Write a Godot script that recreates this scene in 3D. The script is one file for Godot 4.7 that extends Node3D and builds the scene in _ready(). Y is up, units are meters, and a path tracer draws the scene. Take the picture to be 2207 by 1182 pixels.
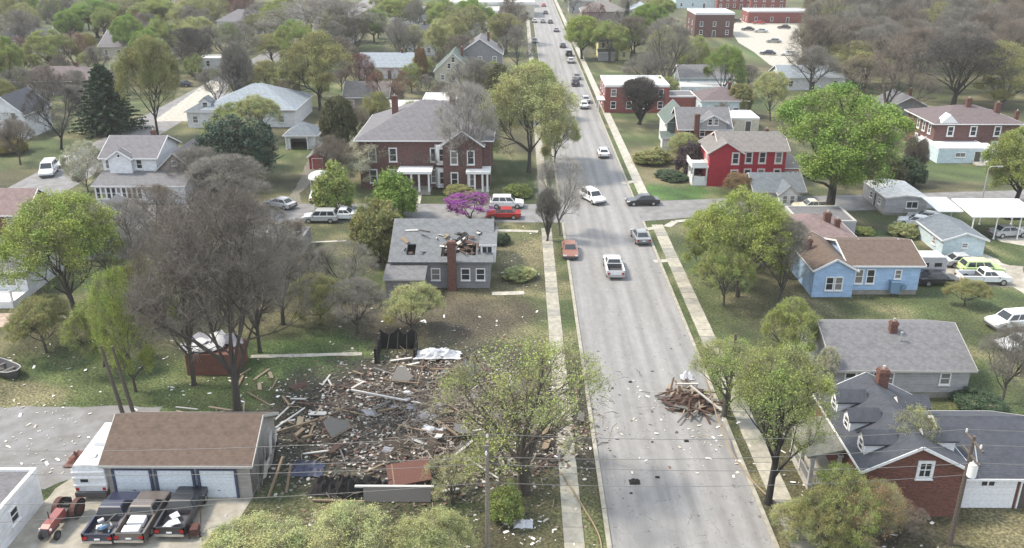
extends Node3D
# An aerial view over a small town: one street running away, houses, spring trees, the rubble of a destroyed house. Units are metres; -z runs along the street, the ground is y = 0.

var R := RandomNumberGenerator.new()
var M := {}
var TX := {}
var taken := {}
var proto := {}
var cars := {}

class MB:
	var v := PackedVector3Array()
	var n := PackedVector3Array()
	var c := PackedColorArray()
	var u := PackedVector2Array()
	var i := PackedInt32Array()
	func tri(a: Vector3, b: Vector3, d: Vector3) -> void:
		var m := (d - a).cross(b - a).normalized()
		var k := v.size()
		v.append(a); v.append(b); v.append(d)
		n.append(m); n.append(m); n.append(m)
		i.append(k); i.append(k + 1); i.append(k + 2)
	# a flat convex polygon that faces away from the point «inside»
	func face(p: Array, inside: Vector3) -> void:
		var m: Vector3 = (p[2] - p[0]).cross(p[1] - p[0])
		var flip := m.dot(p[0] - inside) < 0.0
		for k in range(1, p.size() - 1):
			if flip: tri(p[0], p[k + 1], p[k])
			else: tri(p[0], p[k], p[k + 1])
	func box(at: Vector3, s: Vector3, b := Basis()) -> void:
		var h := s / 2.0
		var q := []
		for k in 8:
			q.append(at + b * Vector3(h.x if k & 1 else -h.x, h.y if k & 2 else -h.y, h.z if k & 4 else -h.z))
		for f in [[0, 1, 3, 2], [4, 5, 7, 6], [0, 1, 5, 4], [2, 3, 7, 6], [0, 2, 6, 4], [1, 3, 7, 5]]:
			face([q[f[0]], q[f[1]], q[f[2]], q[f[3]]], at)
	# a bar of section w x t from a to b
	func bar(a: Vector3, b: Vector3, w: float, t: float) -> void:
		var z := (b - a).normalized()
		var x := Vector3.UP.cross(z)
		if x.length() < 0.01: x = Vector3.RIGHT
		x = x.normalized()
		box((a + b) / 2.0, Vector3(w, t, a.distance_to(b)), Basis(x, z.cross(x), z))
	# polygon «p» (in the plane of ax, ay at «at») drawn out along az
	func prism(p: PackedVector2Array, at: Vector3, ax: Vector3, ay: Vector3, az: Vector3) -> void:
		var mid := Vector3.ZERO
		for q in p: mid += at + ax * q.x + ay * q.y
		mid = mid / p.size() + az / 2.0
		var t := Geometry2D.triangulate_polygon(p)
		for k in range(0, t.size(), 3):
			var a := at + ax * p[t[k]].x + ay * p[t[k]].y
			var b := at + ax * p[t[k + 1]].x + ay * p[t[k + 1]].y
			var d := at + ax * p[t[k + 2]].x + ay * p[t[k + 2]].y
			face([a, b, d], a + az * 0.5)
			face([a + az, b + az, d + az], a + az * 0.5)
		var area := 0.0
		for k in p.size(): area += p[k].cross(p[(k + 1) % p.size()])
		for k in p.size():
			var e := p[(k + 1) % p.size()] - p[k]
			var o := Vector2(e.y, -e.x) * signf(area)
			var a := at + ax * p[k].x + ay * p[k].y
			var b := at + ax * p[(k + 1) % p.size()].x + ay * p[(k + 1) % p.size()].y
			face([a, b, b + az, a + az], (a + b) / 2.0 + az / 2.0 - (ax * o.x + ay * o.y))
	func tube(p: Array, r: Array, sides := 8, caps := true) -> void:
		var base := v.size()
		for k in p.size():
			var d: Vector3 = (p[min(k + 1, p.size() - 1)] - p[max(k - 1, 0)]).normalized()
			var x := d.cross(Vector3.RIGHT if absf(d.x) < 0.8 else Vector3.FORWARD).normalized()
			var y := d.cross(x)
			for s in sides:
				var o := x * cos(TAU * s / sides) + y * sin(TAU * s / sides)
				v.append(p[k] + o * r[k]); n.append(o)
		for k in p.size() - 1:
			for s in sides:
				var a := base + k * sides + s
				var b := base + k * sides + (s + 1) % sides
				i.append_array(PackedInt32Array([a, a + sides, b, b, a + sides, b + sides]))
		if caps:
			for e in [0, p.size() - 1]:
				var ring := []
				for s in sides: ring.append(v[base + e * sides + s])
				face(ring, p[0] if e else p[p.size() - 1])
	func mesh() -> ArrayMesh:
		var m := ArrayMesh.new()
		add_to(m)
		return m
	func add_to(m: ArrayMesh) -> void:
		var a := []
		a.resize(Mesh.ARRAY_MAX)
		a[Mesh.ARRAY_VERTEX] = v
		a[Mesh.ARRAY_NORMAL] = n
		if c.size() == v.size(): a[Mesh.ARRAY_COLOR] = c
		if u.size() == v.size(): a[Mesh.ARRAY_TEX_UV] = u
		a[Mesh.ARRAY_INDEX] = i
		m.add_surface_from_arrays(Mesh.PRIMITIVE_TRIANGLES, a)

func V(x: float, y: float, z: float) -> Vector3: return Vector3(x, y, z)
func rf(a: float, b: float) -> float: return R.randf_range(a, b)
func rv() -> Vector3: return Vector3(rf(-1, 1), rf(-1, 1), rf(-1, 1))

func numbered(called: String) -> String:
	var k: int = taken.get(called, 0)
	taken[called] = k + 1
	return called if k == 0 else "%s_%03d" % [called, k]

func meta(o: Node, label: String, category := "", group := "", kind := "") -> void:
	if label: o.set_meta("label", label)
	if category: o.set_meta("category", category)
	if group: o.set_meta("group", group)
	if kind: o.set_meta("kind", kind)

func thing(called: String, label: String, category: String, x := 0.0, z := 0.0, turn := 0.0, group := "", y := 0.0) -> Node3D:
	var o := Node3D.new()
	o.name = numbered(called)
	add_child(o)
	o.position = Vector3(x, y, z)
	o.rotation.y = deg_to_rad(turn)
	meta(o, label, category, group)
	return o

func part(o: Node, called: String, m: Mesh, material: Material) -> MeshInstance3D:
	var p := MeshInstance3D.new()
	p.name = called
	p.mesh = m
	p.material_override = material
	o.add_child(p, true)
	return p

func single(called: String, m: Mesh, material: Material, label: String, category: String, group := "") -> MeshInstance3D:
	var p := MeshInstance3D.new()
	p.name = numbered(called)
	p.mesh = m
	p.material_override = material
	add_child(p)
	meta(p, label, category, group)
	return p

func struct(called: String, m: Mesh, material: Material, label := "") -> MeshInstance3D:
	var p := MeshInstance3D.new()
	p.name = numbered(called)
	p.mesh = m
	p.material_override = material
	add_child(p)
	meta(p, label, "", "", "structure")
	return p

func copy(o: Node3D, label: String, x: float, z: float, turn := 0.0, group := "", y := 0.0) -> Node3D:
	var r: Node3D = o.duplicate()
	r.name = numbered(str(o.name).rstrip("0123456789").trim_suffix("_"))
	add_child(r)
	r.position = Vector3(x, y, z)
	r.rotation.y = deg_to_rad(turn)
	if label: r.set_meta("label", label)
	if group: r.set_meta("group", group)
	return r

# ---------- materials: colours are linear base colours ----------
func noise_tex(key: String, freq: float, lo: Color, hi: Color, size := 512, octaves := 5, kind := FastNoiseLite.TYPE_SIMPLEX_SMOOTH, mid := -1.0) -> Texture2D:
	if TX.has(key): return TX[key]
	var f := FastNoiseLite.new()
	f.seed = hash(key) % 10000
	f.noise_type = kind
	f.frequency = freq
	f.fractal_octaves = octaves
	f.fractal_gain = 0.6
	var t := NoiseTexture2D.new()
	t.width = size; t.height = size
	t.seamless = true
	t.noise = f
	var g := Gradient.new()
	g.set_color(0, lo); g.set_color(1, hi)
	if mid > 0.0:
		g.set_offset(0, mid - 0.3); g.set_offset(1, mid + 0.3)
	t.color_ramp = g
	TX[key] = t
	return t

func image_tex(key: String, w: int, h: int, at: Callable) -> Texture2D:
	if TX.has(key): return TX[key]
	var im := Image.create(w, h, false, Image.FORMAT_RGB8)
	for y in h:
		for x in w:
			im.set_pixel(x, y, at.call(x, y))
	TX[key] = ImageTexture.create_from_image(im)
	return TX[key]

func g1(v: float) -> Color: return Color(v, v, v)

func mat(key: String, c: Color, rough := 0.85, tex: Texture2D = null, per_m := 0.25, world := true, bump: Texture2D = null, depth := 0.0) -> StandardMaterial3D:
	if M.has(key): return M[key]
	var m := StandardMaterial3D.new()
	m.resource_name = key
	m.albedo_color = c.linear_to_srgb()
	m.roughness = rough
	if tex or bump:
		m.uv1_triplanar = true
		m.uv1_world_triplanar = world
		m.uv1_triplanar_sharpness = 8.0
		m.uv1_scale = Vector3.ONE * per_m
	if tex: m.albedo_texture = tex
	if bump:
		m.heightmap_enabled = true
		m.heightmap_texture = bump
		m.heightmap_scale = depth
	M[key] = m
	return m

func siding(key: String, c: Color) -> StandardMaterial3D:
	return mat(key, c, 0.7, TX.boards, 0.25, false, TX.boards_relief, 1.6)

func roofing(key: String, c: Color) -> StandardMaterial3D:
	return mat(key, c, 0.9, TX.shingles, 0.33, false, TX.shingle_relief, 1.2)

func bricks(key: String, c: Color) -> StandardMaterial3D:
	return mat(key, c, 0.9, TX.bricks, 0.5, false)

func paint(key: String, c: Color, metal := 0.0) -> StandardMaterial3D:
	if M.has(key): return M[key]
	var m := mat(key, c, 0.38, TX.dust, 0.4, true)
	m.metallic = metal
	m.clearcoat_enabled = true
	m.clearcoat = 0.6
	m.clearcoat_roughness = 0.12
	return m

func make_textures() -> void:
	noise_tex("grain", 0.05, g1(0.72), g1(1.0))
	noise_tex("dust", 0.03, g1(0.86), g1(1.0), 256)
	noise_tex("soil", 0.02, Color(0.5, 0.5, 0.46), Color(1.0, 1.0, 0.96), 1024, 8, FastNoiseLite.TYPE_SIMPLEX_SMOOTH, 0.5)
	noise_tex("bark", 0.06, g1(0.45), g1(1.0), 256)
	noise_tex("rubble", 0.045, Color(0.30, 0.26, 0.24), Color(1.0, 0.94, 0.86), 1024, 7, FastNoiseLite.TYPE_CELLULAR)
	noise_tex("concrete", 0.018, Color(0.78, 0.77, 0.74), g1(1.0), 512, 6)
	var rr := RandomNumberGenerator.new()
	rr.seed = 77
	var tone := []
	for k in 4096: tone.append(rr.randf())
	var wear := FastNoiseLite.new()
	wear.seed = 21; wear.frequency = 0.016; wear.fractal_octaves = 5
	var stain := wear.get_seamless_image(256, 256)
	image_tex("boards", 256, 256, func(x, y): return g1(0.86 + 0.06 * tone[((y / 8) * 37 + x / 43) % 4096] + 0.1 * stain.get_pixel(x, y).r))
	image_tex("boards_relief", 64, 128, func(x, y): return g1(float(y % 8) / 8.0))
	image_tex("shingles", 256, 256, func(x, y):
		var row: int = y / 12
		var col: int = (x + row * 19) / 23
		return g1(0.8 + 0.1 * tone[(row * 61 + col * 7) % 4096] - 0.06 * tone[(x * 31 + y * 17) % 4096] + 0.14 * stain.get_pixel(x, y).r))
	image_tex("shingle_relief", 64, 256, func(x, y): return g1(float(y % 12) / 12.0))
	image_tex("bricks", 256, 256, func(x, y):
		var row: int = y / 10
		var col: int = (x + (row % 2) * 13) / 26
		if y % 10 == 0 or (x + (row % 2) * 13) % 26 == 0: return Color(0.92, 0.88, 0.84)
		var t: float = tone[(row * 41 + col * 13) % 4096]
		return Color(0.72 + 0.28 * t, 0.70 + 0.22 * t, 0.68 + 0.2 * t))
	# worn asphalt: lengthwise bands that the wheels have polished, blotches, grain and cracks
	var f := FastNoiseLite.new()
	f.seed = 5; f.frequency = 0.02; f.fractal_octaves = 5
	var cr := FastNoiseLite.new()
	cr.seed = 8; cr.frequency = 0.011; cr.fractal_octaves = 4
	image_tex("asphalt", 512, 1024, func(x, y):
		var yy := minf(y, 1024 - y)
		var a := f.get_noise_2d(x * 0.7, yy * 0.06)
		var b := f.get_noise_2d(x * 1.0 + 900.0, yy * 1.2)
		var g: float = tone[(x * 57 + y * 131) % 4096]
		var v := 0.9 + a * 0.14 + b * 0.05 + (g - 0.5) * 0.06
		var c := absf(cr.get_noise_2d(x * 0.8, yy * 1.5))
		if c < 0.012 and b > -0.12: v *= 0.74
		return Color(v, v * 0.995, v * 0.985))

func make_materials() -> void:
	mat("white_trim", Color(0.74, 0.74, 0.74), 0.6, TX.dust, 0.5)
	mat("glass", Color(0.025, 0.03, 0.035), 0.06)
	mat("curtained_glass", Color(0.17, 0.165, 0.155), 0.1)
	mat("rubber", Color(0.015, 0.015, 0.016), 0.85)
	mat("rim", Color(0.45, 0.45, 0.46), 0.35).metallic = 0.8
	mat("chrome", Color(0.55, 0.55, 0.56), 0.2).metallic = 0.9
	mat("lamp_glass", Color(0.62, 0.64, 0.66), 0.1)
	mat("red_lens", Color(0.28, 0.01, 0.01), 0.15)
	mat("concrete", Color(0.34, 0.325, 0.28), 0.9, TX.concrete, 0.12)
	mat("pale_concrete", Color(0.43, 0.415, 0.375), 0.9, TX.concrete, 0.1)
	mat("drive_concrete", Color(0.33, 0.31, 0.27), 0.9, TX.concrete, 0.09)
	mat("old_asphalt", Color(0.215, 0.215, 0.225), 0.92, TX.concrete, 0.05)
	mat("gravel", Color(0.25, 0.235, 0.21), 0.95, TX.soil, 0.2)
	mat("pole_wood", Color(0.17, 0.14, 0.115), 0.9, TX.bark, 0.6, false)
	mat("pole_pale", Color(0.33, 0.29, 0.24), 0.9, TX.bark, 0.6, false)
	mat("wire", Color(0.15, 0.15, 0.145), 0.6)
	mat("rust_cable", Color(0.24, 0.18, 0.11), 0.7)
	mat("galvanised", Color(0.42, 0.43, 0.44), 0.45).metallic = 0.5
	mat("insulator", Color(0.6, 0.6, 0.58), 0.3)
	mat("brick_red", Color(0.2, 0.07, 0.05), 0.9)
	mat("charred", Color(0.022, 0.02, 0.02), 0.95, TX.bark, 0.5)
	mat("tarp_blue", Color(0.03, 0.035, 0.07), 0.6)
	mat("steel_dark", Color(0.06, 0.06, 0.065), 0.5)

# ---------- trees ----------
# every prototype stands 1 high and about 0.72 wide: surface 0 of the crown is twigs, surface 1 leaves
var lumps := FastNoiseLite.new()

func reach(p: Vector3, d: Vector3, q: Dictionary) -> float:
	# distance along d from p to the crown's outline, an ellipsoid with bumps
	var s := Vector3(1.0 / q.rx, 1.0 / q.ry, 1.0 / q.rx)
	var o := (p - Vector3(0, q.cy, 0)) * s
	var e := d * s
	var a := e.dot(e)
	var b := o.dot(e)
	var k := b * b - a * (o.dot(o) - 1.0)
	if k < 0.0: return 0.0
	var t := maxf(0.0, (-b + sqrt(k)) / a)
	# an uneven outline: lobes and bays
	return t * (0.86 + 0.62 * lumps.get_noise_3dv((p + d * t) * 4.2 + q.off))

func limb(sk: MB, tips: Array, p: Vector3, d: Vector3, ln: float, r: float, lv: int, q: Dictionary) -> void:
	var n := 4 if lv < 2 else 3
	var pts := [p]
	var rad := [r]
	var dirs := [d]
	var at := p
	var dir := d
	for k in n:
		dir = (dir + rv() * q.bend + Vector3(0, q.lift, 0)).normalized()
		at += dir * ln / n
		pts.append(at)
		dirs.append(dir)
		rad.append(r * (1.0 - 0.62 * (k + 1) / n))
	sk.tube(pts, rad, [7, 5, 4, 3][lv], false)
	if lv >= 3:
		for k in range(1, pts.size()): tips.append([pts[k], dirs[k]])
		return
	var kids: int = q.kids[lv]
	for j in kids:
		var t := rf(0.3, 1.0) if j > 0 else 1.0
		var k := mini(int(t * n), n - 1)
		var f := t * n - k
		var s: Vector3 = pts[k].lerp(pts[k + 1], f)
		var side := (dirs[k + 1] as Vector3).cross(rv()).normalized()
		var nd := ((dirs[k + 1] as Vector3) * rf(0.5, 1.1) + side * rf(0.5, 0.95) + Vector3(0, q.lift * 1.5, 0)).normalized()
		var l := minf(reach(s, nd, q) * rf(0.75, 1.05), ln * rf(0.55, 0.85))
		if l < 0.015: continue
		limb(sk, tips, s, nd, l, lerpf(rad[k], rad[k + 1], f) * 0.68, lv + 1, q)
	if lv == 2: tips.append([at, dir])

func strip(m: MB, a: Vector3, b: Vector3, w: float, c: Color) -> void:
	var x := (b - a).cross(rv()).normalized() * w
	var k := m.v.size()
	var nn := x.cross(b - a).normalized()
	m.v.append(a - x); m.v.append(a + x); m.v.append(b)
	m.n.append(nn); m.n.append(nn); m.n.append(nn)
	m.c.append(c); m.c.append(c); m.c.append(c)
	m.i.append(k); m.i.append(k + 2); m.i.append(k + 1)

func leaf(m: MB, p: Vector3, s: float, c: Color) -> void:
	var x := rv().normalized()
	var y := x.cross(rv()).normalized()
	x *= s; y *= s * 0.62
	var nn := x.cross(y).normalized()
	var k := m.v.size()
	m.v.append(p - x); m.v.append(p + y); m.v.append(p + x); m.v.append(p - y)
	for j in 4:
		m.n.append(nn); m.c.append(c)
	m.i.append_array(PackedInt32Array([k, k + 1, k + 2, k, k + 2, k + 3]))

func grow_tree(key: String, q: Dictionary) -> void:
	R.seed = hash(key)
	lumps.frequency = 0.55
	lumps.fractal_octaves = 2
	q.off = rv() * 20.0
	var sk := MB.new()
	var tips := []
	var th: float = q.th
	var lean := Vector3(rf(-0.03, 0.03), 0, rf(-0.03, 0.03))
	var top := Vector3(0, th, 0) + lean
	var stems: int = q.get("stems", 1)
	if stems == 1:
		sk.tube([Vector3(0, -0.01, 0), Vector3(0, 0.02, 0), lean * 0.4 + Vector3(0, th * 0.5, 0), top], [q.r * 1.7, q.r * 1.2, q.r, q.r * 0.92], 9, false)
	for k in int(q.limbs):
		var az: float = TAU * k / q.limbs + rf(-0.4, 0.4)
		var tilt: float = q.tilt * rf(0.35, 1.15)
		if k == 0 and q.get("leader", true): tilt = 0.12
		var d := Vector3(sin(tilt) * cos(az), cos(tilt), sin(tilt) * sin(az))
		var s := top - Vector3(0, rf(0.0, 0.5) * th if k else 0.0, 0) if stems == 1 else Vector3(cos(az) * 0.02, 0, sin(az) * 0.02)
		limb(sk, tips, s, d, reach(s, d, q) * rf(0.82, 1.0), q.r * (0.62 if stems == 1 else 0.8) * rf(0.75, 1.0), 0, q)
	var tw := MB.new()
	var lf := MB.new()
	for t in tips:
		var p: Vector3 = t[0]
		var d: Vector3 = t[1]
		var lush := smoothstep(-0.35, 0.3, lumps.get_noise_3dv(p * 11.0 + q.off)) if q.leaves > 0.0 else 0.0
		var tint := 1.0 + 0.45 * lumps.get_noise_3dv(p * 9.0 - q.off)
		var warm := 1.0 + 0.3 * lumps.get_noise_3dv(p * 6.0 + q.off * 2.0)
		for k in int(q.twigs):
			var e: Vector3 = (d + rv() * 1.1 + Vector3(0, q.lift, 0)).normalized() * rf(0.5, 1.0) * q.twig
			var s := p + rv() * 0.008
			strip(tw, s, s + e, q.tw, g1(rf(0.7, 1.25)))
			if q.leaves > 0.0 and R.randf() < q.leaves * lush:
				for j in int(q.per):
					var b := rf(0.68, 1.22) * tint
					leaf(lf, s + e * rf(0.3, 1.05) + rv() * q.spread, q.leaf * rf(0.6, 1.25), Color(b * rf(0.93, 1.1) * warm, b, b * rf(0.8, 1.1)))
	# bring every tree to height 1 and the same spread
	var far := []
	var high := 0.0
	for m in [sk, tw, lf]:
		for j in range(0, m.v.size(), 7):
			high = maxf(high, m.v[j].y)
			far.append(Vector2(m.v[j].x, m.v[j].z).length())
	far.sort()
	var s := Vector3(0.37 / far[int(far.size() * 0.985)], 1.0 / high, 0.37 / far[int(far.size() * 0.985)])
	for m in [sk, tw, lf]:
		for j in m.v.size(): m.v[j] = m.v[j] * s
	var crown := ArrayMesh.new()
	tw.add_to(crown)
	if lf.v.size(): lf.add_to(crown)
	proto[key] = [sk.mesh(), crown]

func grow_conifer(key: String, tiers: int, taper: float) -> void:
	R.seed = hash(key)
	var sk := MB.new()
	sk.tube([Vector3(0, -0.01, 0), Vector3(0, 0.5, 0), Vector3(0, 0.98, 0)], [0.022, 0.014, 0.003], 8, false)
	var tw := MB.new()
	var lf := MB.new()
	for i in tiers:
		var t := float(i) / tiers
		var y := 0.07 + 0.9 * t
		var ln := 0.36 * pow(1.0 - t, taper) + 0.015
		var nb := int(lerpf(13, 5, t))
		for k in nb:
			var az := TAU * k / nb + i * 1.3 + rf(-0.2, 0.2)
			var out := Vector3(cos(az), 0, sin(az))
			var l := ln * rf(0.72, 1.12)
			var a := Vector3(0, y, 0)
			var droop := lerpf(-0.42, 0.25, t)
			for j in 15:
				var f := (j + 1) / 15.0
				var p := a + out * l * f + Vector3(0, droop * l * f * (1.3 - f * 0.7), 0)
				if j == 14: strip(tw, a, p, 0.003, g1(1.0))
				for h in 5:
					var b := rf(0.6, 1.3)
					leaf(lf, p + rv() * 0.022 * (1.25 - f), rf(0.012, 0.024), Color(b, b, b * rf(0.85, 1.1)))
	var crown := ArrayMesh.new()
	tw.add_to(crown)
	lf.add_to(crown)
	proto[key] = [sk.mesh(), crown]

func make_trees() -> void:
	for k in 3:
		grow_tree("bare%d" % k, {"th": 0.2 + 0.06 * k, "r": 0.017, "limbs": 6 + k, "tilt": 0.8, "rx": 0.40, "ry": 0.47, "cy": 0.57, "bend": 0.24, "lift": 0.09, "kids": [7, 6, 5], "twigs": 5, "twig": 0.07, "tw": 0.00065, "leaves": 0.0})
		grow_tree("bud%d" % k, {"th": 0.18 + 0.05 * k, "r": 0.016, "limbs": 6 + k, "tilt": 0.85, "rx": 0.42, "ry": 0.46, "cy": 0.57, "bend": 0.28, "lift": 0.06, "kids": [6, 6, 5], "twigs": 6, "twig": 0.07, "tw": 0.0006, "leaves": 0.85, "per": 5, "leaf": 0.0058, "spread": 0.014})
	grow_tree("thin0", {"th": 0.28, "r": 0.027, "limbs": 6, "tilt": 0.85, "rx": 0.46, "ry": 0.42, "cy": 0.62, "bend": 0.26, "lift": 0.07, "kids": [5, 5, 4], "twigs": 5, "twig": 0.075, "tw": 0.0006, "leaves": 0.42, "per": 6, "leaf": 0.0056, "spread": 0.022})
	grow_tree("thin1", {"th": 0.4, "r": 0.024, "limbs": 7, "tilt": 0.8, "rx": 0.42, "ry": 0.34, "cy": 0.69, "bend": 0.26, "lift": 0.05, "kids": [5, 5, 4], "twigs": 6, "twig": 0.075, "tw": 0.0006, "leaves": 0.52, "per": 7, "leaf": 0.0056, "spread": 0.022})
	for k in 2:
		grow_tree("leafy%d" % k, {"th": 0.32 - 0.06 * k, "r": 0.026, "limbs": 8 + k, "tilt": 0.95, "rx": 0.42, "ry": 0.42, "cy": 0.6, "bend": 0.25, "lift": 0.05, "kids": [6, 6, 5], "twigs": 6, "twig": 0.065, "tw": 0.001, "leaves": 1.0, "per": 9, "leaf": 0.0064, "spread": 0.024})
		grow_tree("oval%d" % k, {"th": 0.06, "r": 0.022, "limbs": 10, "tilt": 0.75 + 0.3 * k, "rx": 0.39, "ry": 0.51, "cy": 0.5, "bend": 0.2, "lift": 0.06, "kids": [7, 6, 4], "twigs": 5, "twig": 0.055, "tw": 0.001, "leaves": 1.0, "per": 4, "leaf": 0.0125, "spread": 0.02})
	grow_tree("vase", {"th": 0.1, "r": 0.03, "limbs": 13, "tilt": 0.5, "rx": 0.37, "ry": 0.55, "cy": 0.5, "bend": 0.12, "lift": 0.12, "kids": [7, 6, 4], "twigs": 5, "twig": 0.08, "tw": 0.0009, "leaves": 0.0})
	grow_tree("spread", {"th": 0.16, "r": 0.025, "limbs": 8, "tilt": 1.15, "rx": 0.44, "ry": 0.33, "cy": 0.66, "bend": 0.25, "lift": 0.08, "kids": [6, 6, 5], "twigs": 6, "twig": 0.06, "tw": 0.0014, "leaves": 1.0, "per": 3, "leaf": 0.013, "spread": 0.014})
	grow_tree("shrub", {"th": 0.02, "r": 0.016, "limbs": 11, "tilt": 1.15, "rx": 0.4, "ry": 0.55, "cy": 0.42, "bend": 0.3, "lift": 0.05, "kids": [5, 5, 4], "twigs": 5, "twig": 0.09, "tw": 0.002, "leaves": 1.0, "per": 4, "leaf": 0.02, "spread": 0.035})
	grow_conifer("spruce", 22, 0.8)
	var bark := {"grey": Color(0.15, 0.141, 0.122), "brown": Color(0.13, 0.11, 0.088), "dark": Color(0.05, 0.046, 0.043), "smoke": Color(0.13, 0.114, 0.097), "pale": Color(0.26, 0.245, 0.22), "russet": Color(0.14, 0.075, 0.062)}
	for k in bark:
		mat("bark_" + k, bark[k] * 0.85, 0.95, TX.bark, 0.8)
		var m := mat("twig_" + k, bark[k] * 1.25, 0.95)
		m.vertex_color_use_as_albedo = true
	mat("twig_budding", Color(0.215, 0.205, 0.125), 0.95).vertex_color_use_as_albedo = true
	var leafs := {"spring": Color(0.25, 0.3, 0.085), "lime": Color(0.28, 0.345, 0.075), "bright": Color(0.175, 0.27, 0.045), "olive": Color(0.235, 0.24, 0.085), "sage": Color(0.36, 0.385, 0.17), "gold": Color(0.260, 0.221, 0.058),
		"deep": Color(0.030, 0.065, 0.028), "blue": Color(0.035, 0.070, 0.045), "cedar": Color(0.070, 0.075, 0.028), "magenta": Color(0.250, 0.055, 0.270), "cream": Color(0.450, 0.450, 0.360), "plum": Color(0.060, 0.035, 0.050), "rust": Color(0.200, 0.115, 0.050)}
	for k in leafs:
		var m := mat("leaf_" + k, leafs[k], 0.75)
		m.vertex_color_use_as_albedo = true
		m.backlight_enabled = true
		m.backlight = (leafs[k] * 0.9).linear_to_srgb()

func tree(kind: String, bark: String, leaves: String, x: float, z: float, h: float, w: float, label: String, group := "", category := "tree", called := "") -> Node3D:
	if called == "": called = {"bare": "bare_tree", "bud": "budding_tree", "leafy": "leafy_tree", "thin": "budding_tree", "oval": "evergreen_tree", "spruce": "spruce_tree", "vase": "bare_tree", "spread": "flowering_tree", "shrub": "shrub"}[kind.rstrip("0123456789")]
	var o := thing(called, label, category, x, z, rf(0, 360), group)
	o.scale = Vector3(w / 0.74 * rf(0.86, 1.14), h, w / 0.74 * rf(0.86, 1.14))
	var t := part(o, "trunk", proto[kind][0], M["bark_" + bark])
	var c := part(o, "crown", proto[kind][1], null)
	c.set_surface_override_material(0, M["twig_" + bark] if leaves == "" or kind.begins_with("spruce") else M.twig_budding)
	if (proto[kind][1] as ArrayMesh).get_surface_count() > 1: c.set_surface_override_material(1, M["leaf_" + leaves])
	return o

# where a tree stands, told by the nearest house
func beside(kind: String, x: float, z: float) -> String:
	var best := 1e9
	var at: Array = []
	for q in built:
		var d: float = q[0].distance_to(Vector2(x, z))
		if d < best:
			best = d
			at = q
	var t: String = at[1]
	for w in [" behind ", " beside ", " at ", " in the ", " among ", " above ", " left of ", " right of ", " below ", " near ", " by ", " beyond ", " half ", " before "]:
		t = t.get_slice(w, 0)
	var words := t.split(" ")
	if words.size() > 8: t = " ".join(words.slice(0, 6))
	for w in [" with", " and", " of", " whose"]: t = t.trim_suffix(w)
	var dx: float = x - at[0].x
	var dz: float = z - at[0].y
	return "%s %s the %s" % [kind, "right of" if dx > absf(dz) else "left of" if -dx > absf(dz) else "behind" if dz < 0 else "in front of", t]

var crowd := {}
# trees past the number that can be told apart: kept by look, drawn together
func crowd_tree(kind: String, bark: String, leaves: String, x: float, z: float, h: float, w: float) -> void:
	var key := "%s|%s|%s" % [kind, bark, leaves]
	if not crowd.has(key): crowd[key] = []
	crowd[key].append(Transform3D(Basis(Vector3.UP, rf(0, TAU)) * Basis.from_scale(Vector3(w / 0.74, h, w / 0.74)), Vector3(x, 0, z)))

func draw_crowd() -> void:
	var o := Node3D.new()
	o.name = "distant_trees"
	add_child(o)
	meta(o, "mass of hazy far trees along the top edge", "", "", "stuff")
	for key in crowd:
		var q: PackedStringArray = (key as String).split("|")
		var m := ArrayMesh.new()
		m.add_surface_from_arrays(Mesh.PRIMITIVE_TRIANGLES, proto[q[0]][0].surface_get_arrays(0))
		m.surface_set_material(0, M["bark_" + q[1]])
		for k in proto[q[0]][1].get_surface_count():
			m.add_surface_from_arrays(Mesh.PRIMITIVE_TRIANGLES, proto[q[0]][1].surface_get_arrays(k))
			m.surface_set_material(k + 1, (M["twig_" + q[1]] if q[2] == "" else M.twig_budding) if k == 0 else M["leaf_" + q[2]])
		var mm := MultiMesh.new()
		mm.transform_format = MultiMesh.TRANSFORM_3D
		mm.mesh = m
		mm.instance_count = crowd[key].size()
		for k in crowd[key].size(): mm.set_instance_transform(k, crowd[key][k])
		var p := MultiMeshInstance3D.new()
		p.name = "trees"
		p.multimesh = mm
		o.add_child(p, true)
		p.set_meta("kind", "stuff")

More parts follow.
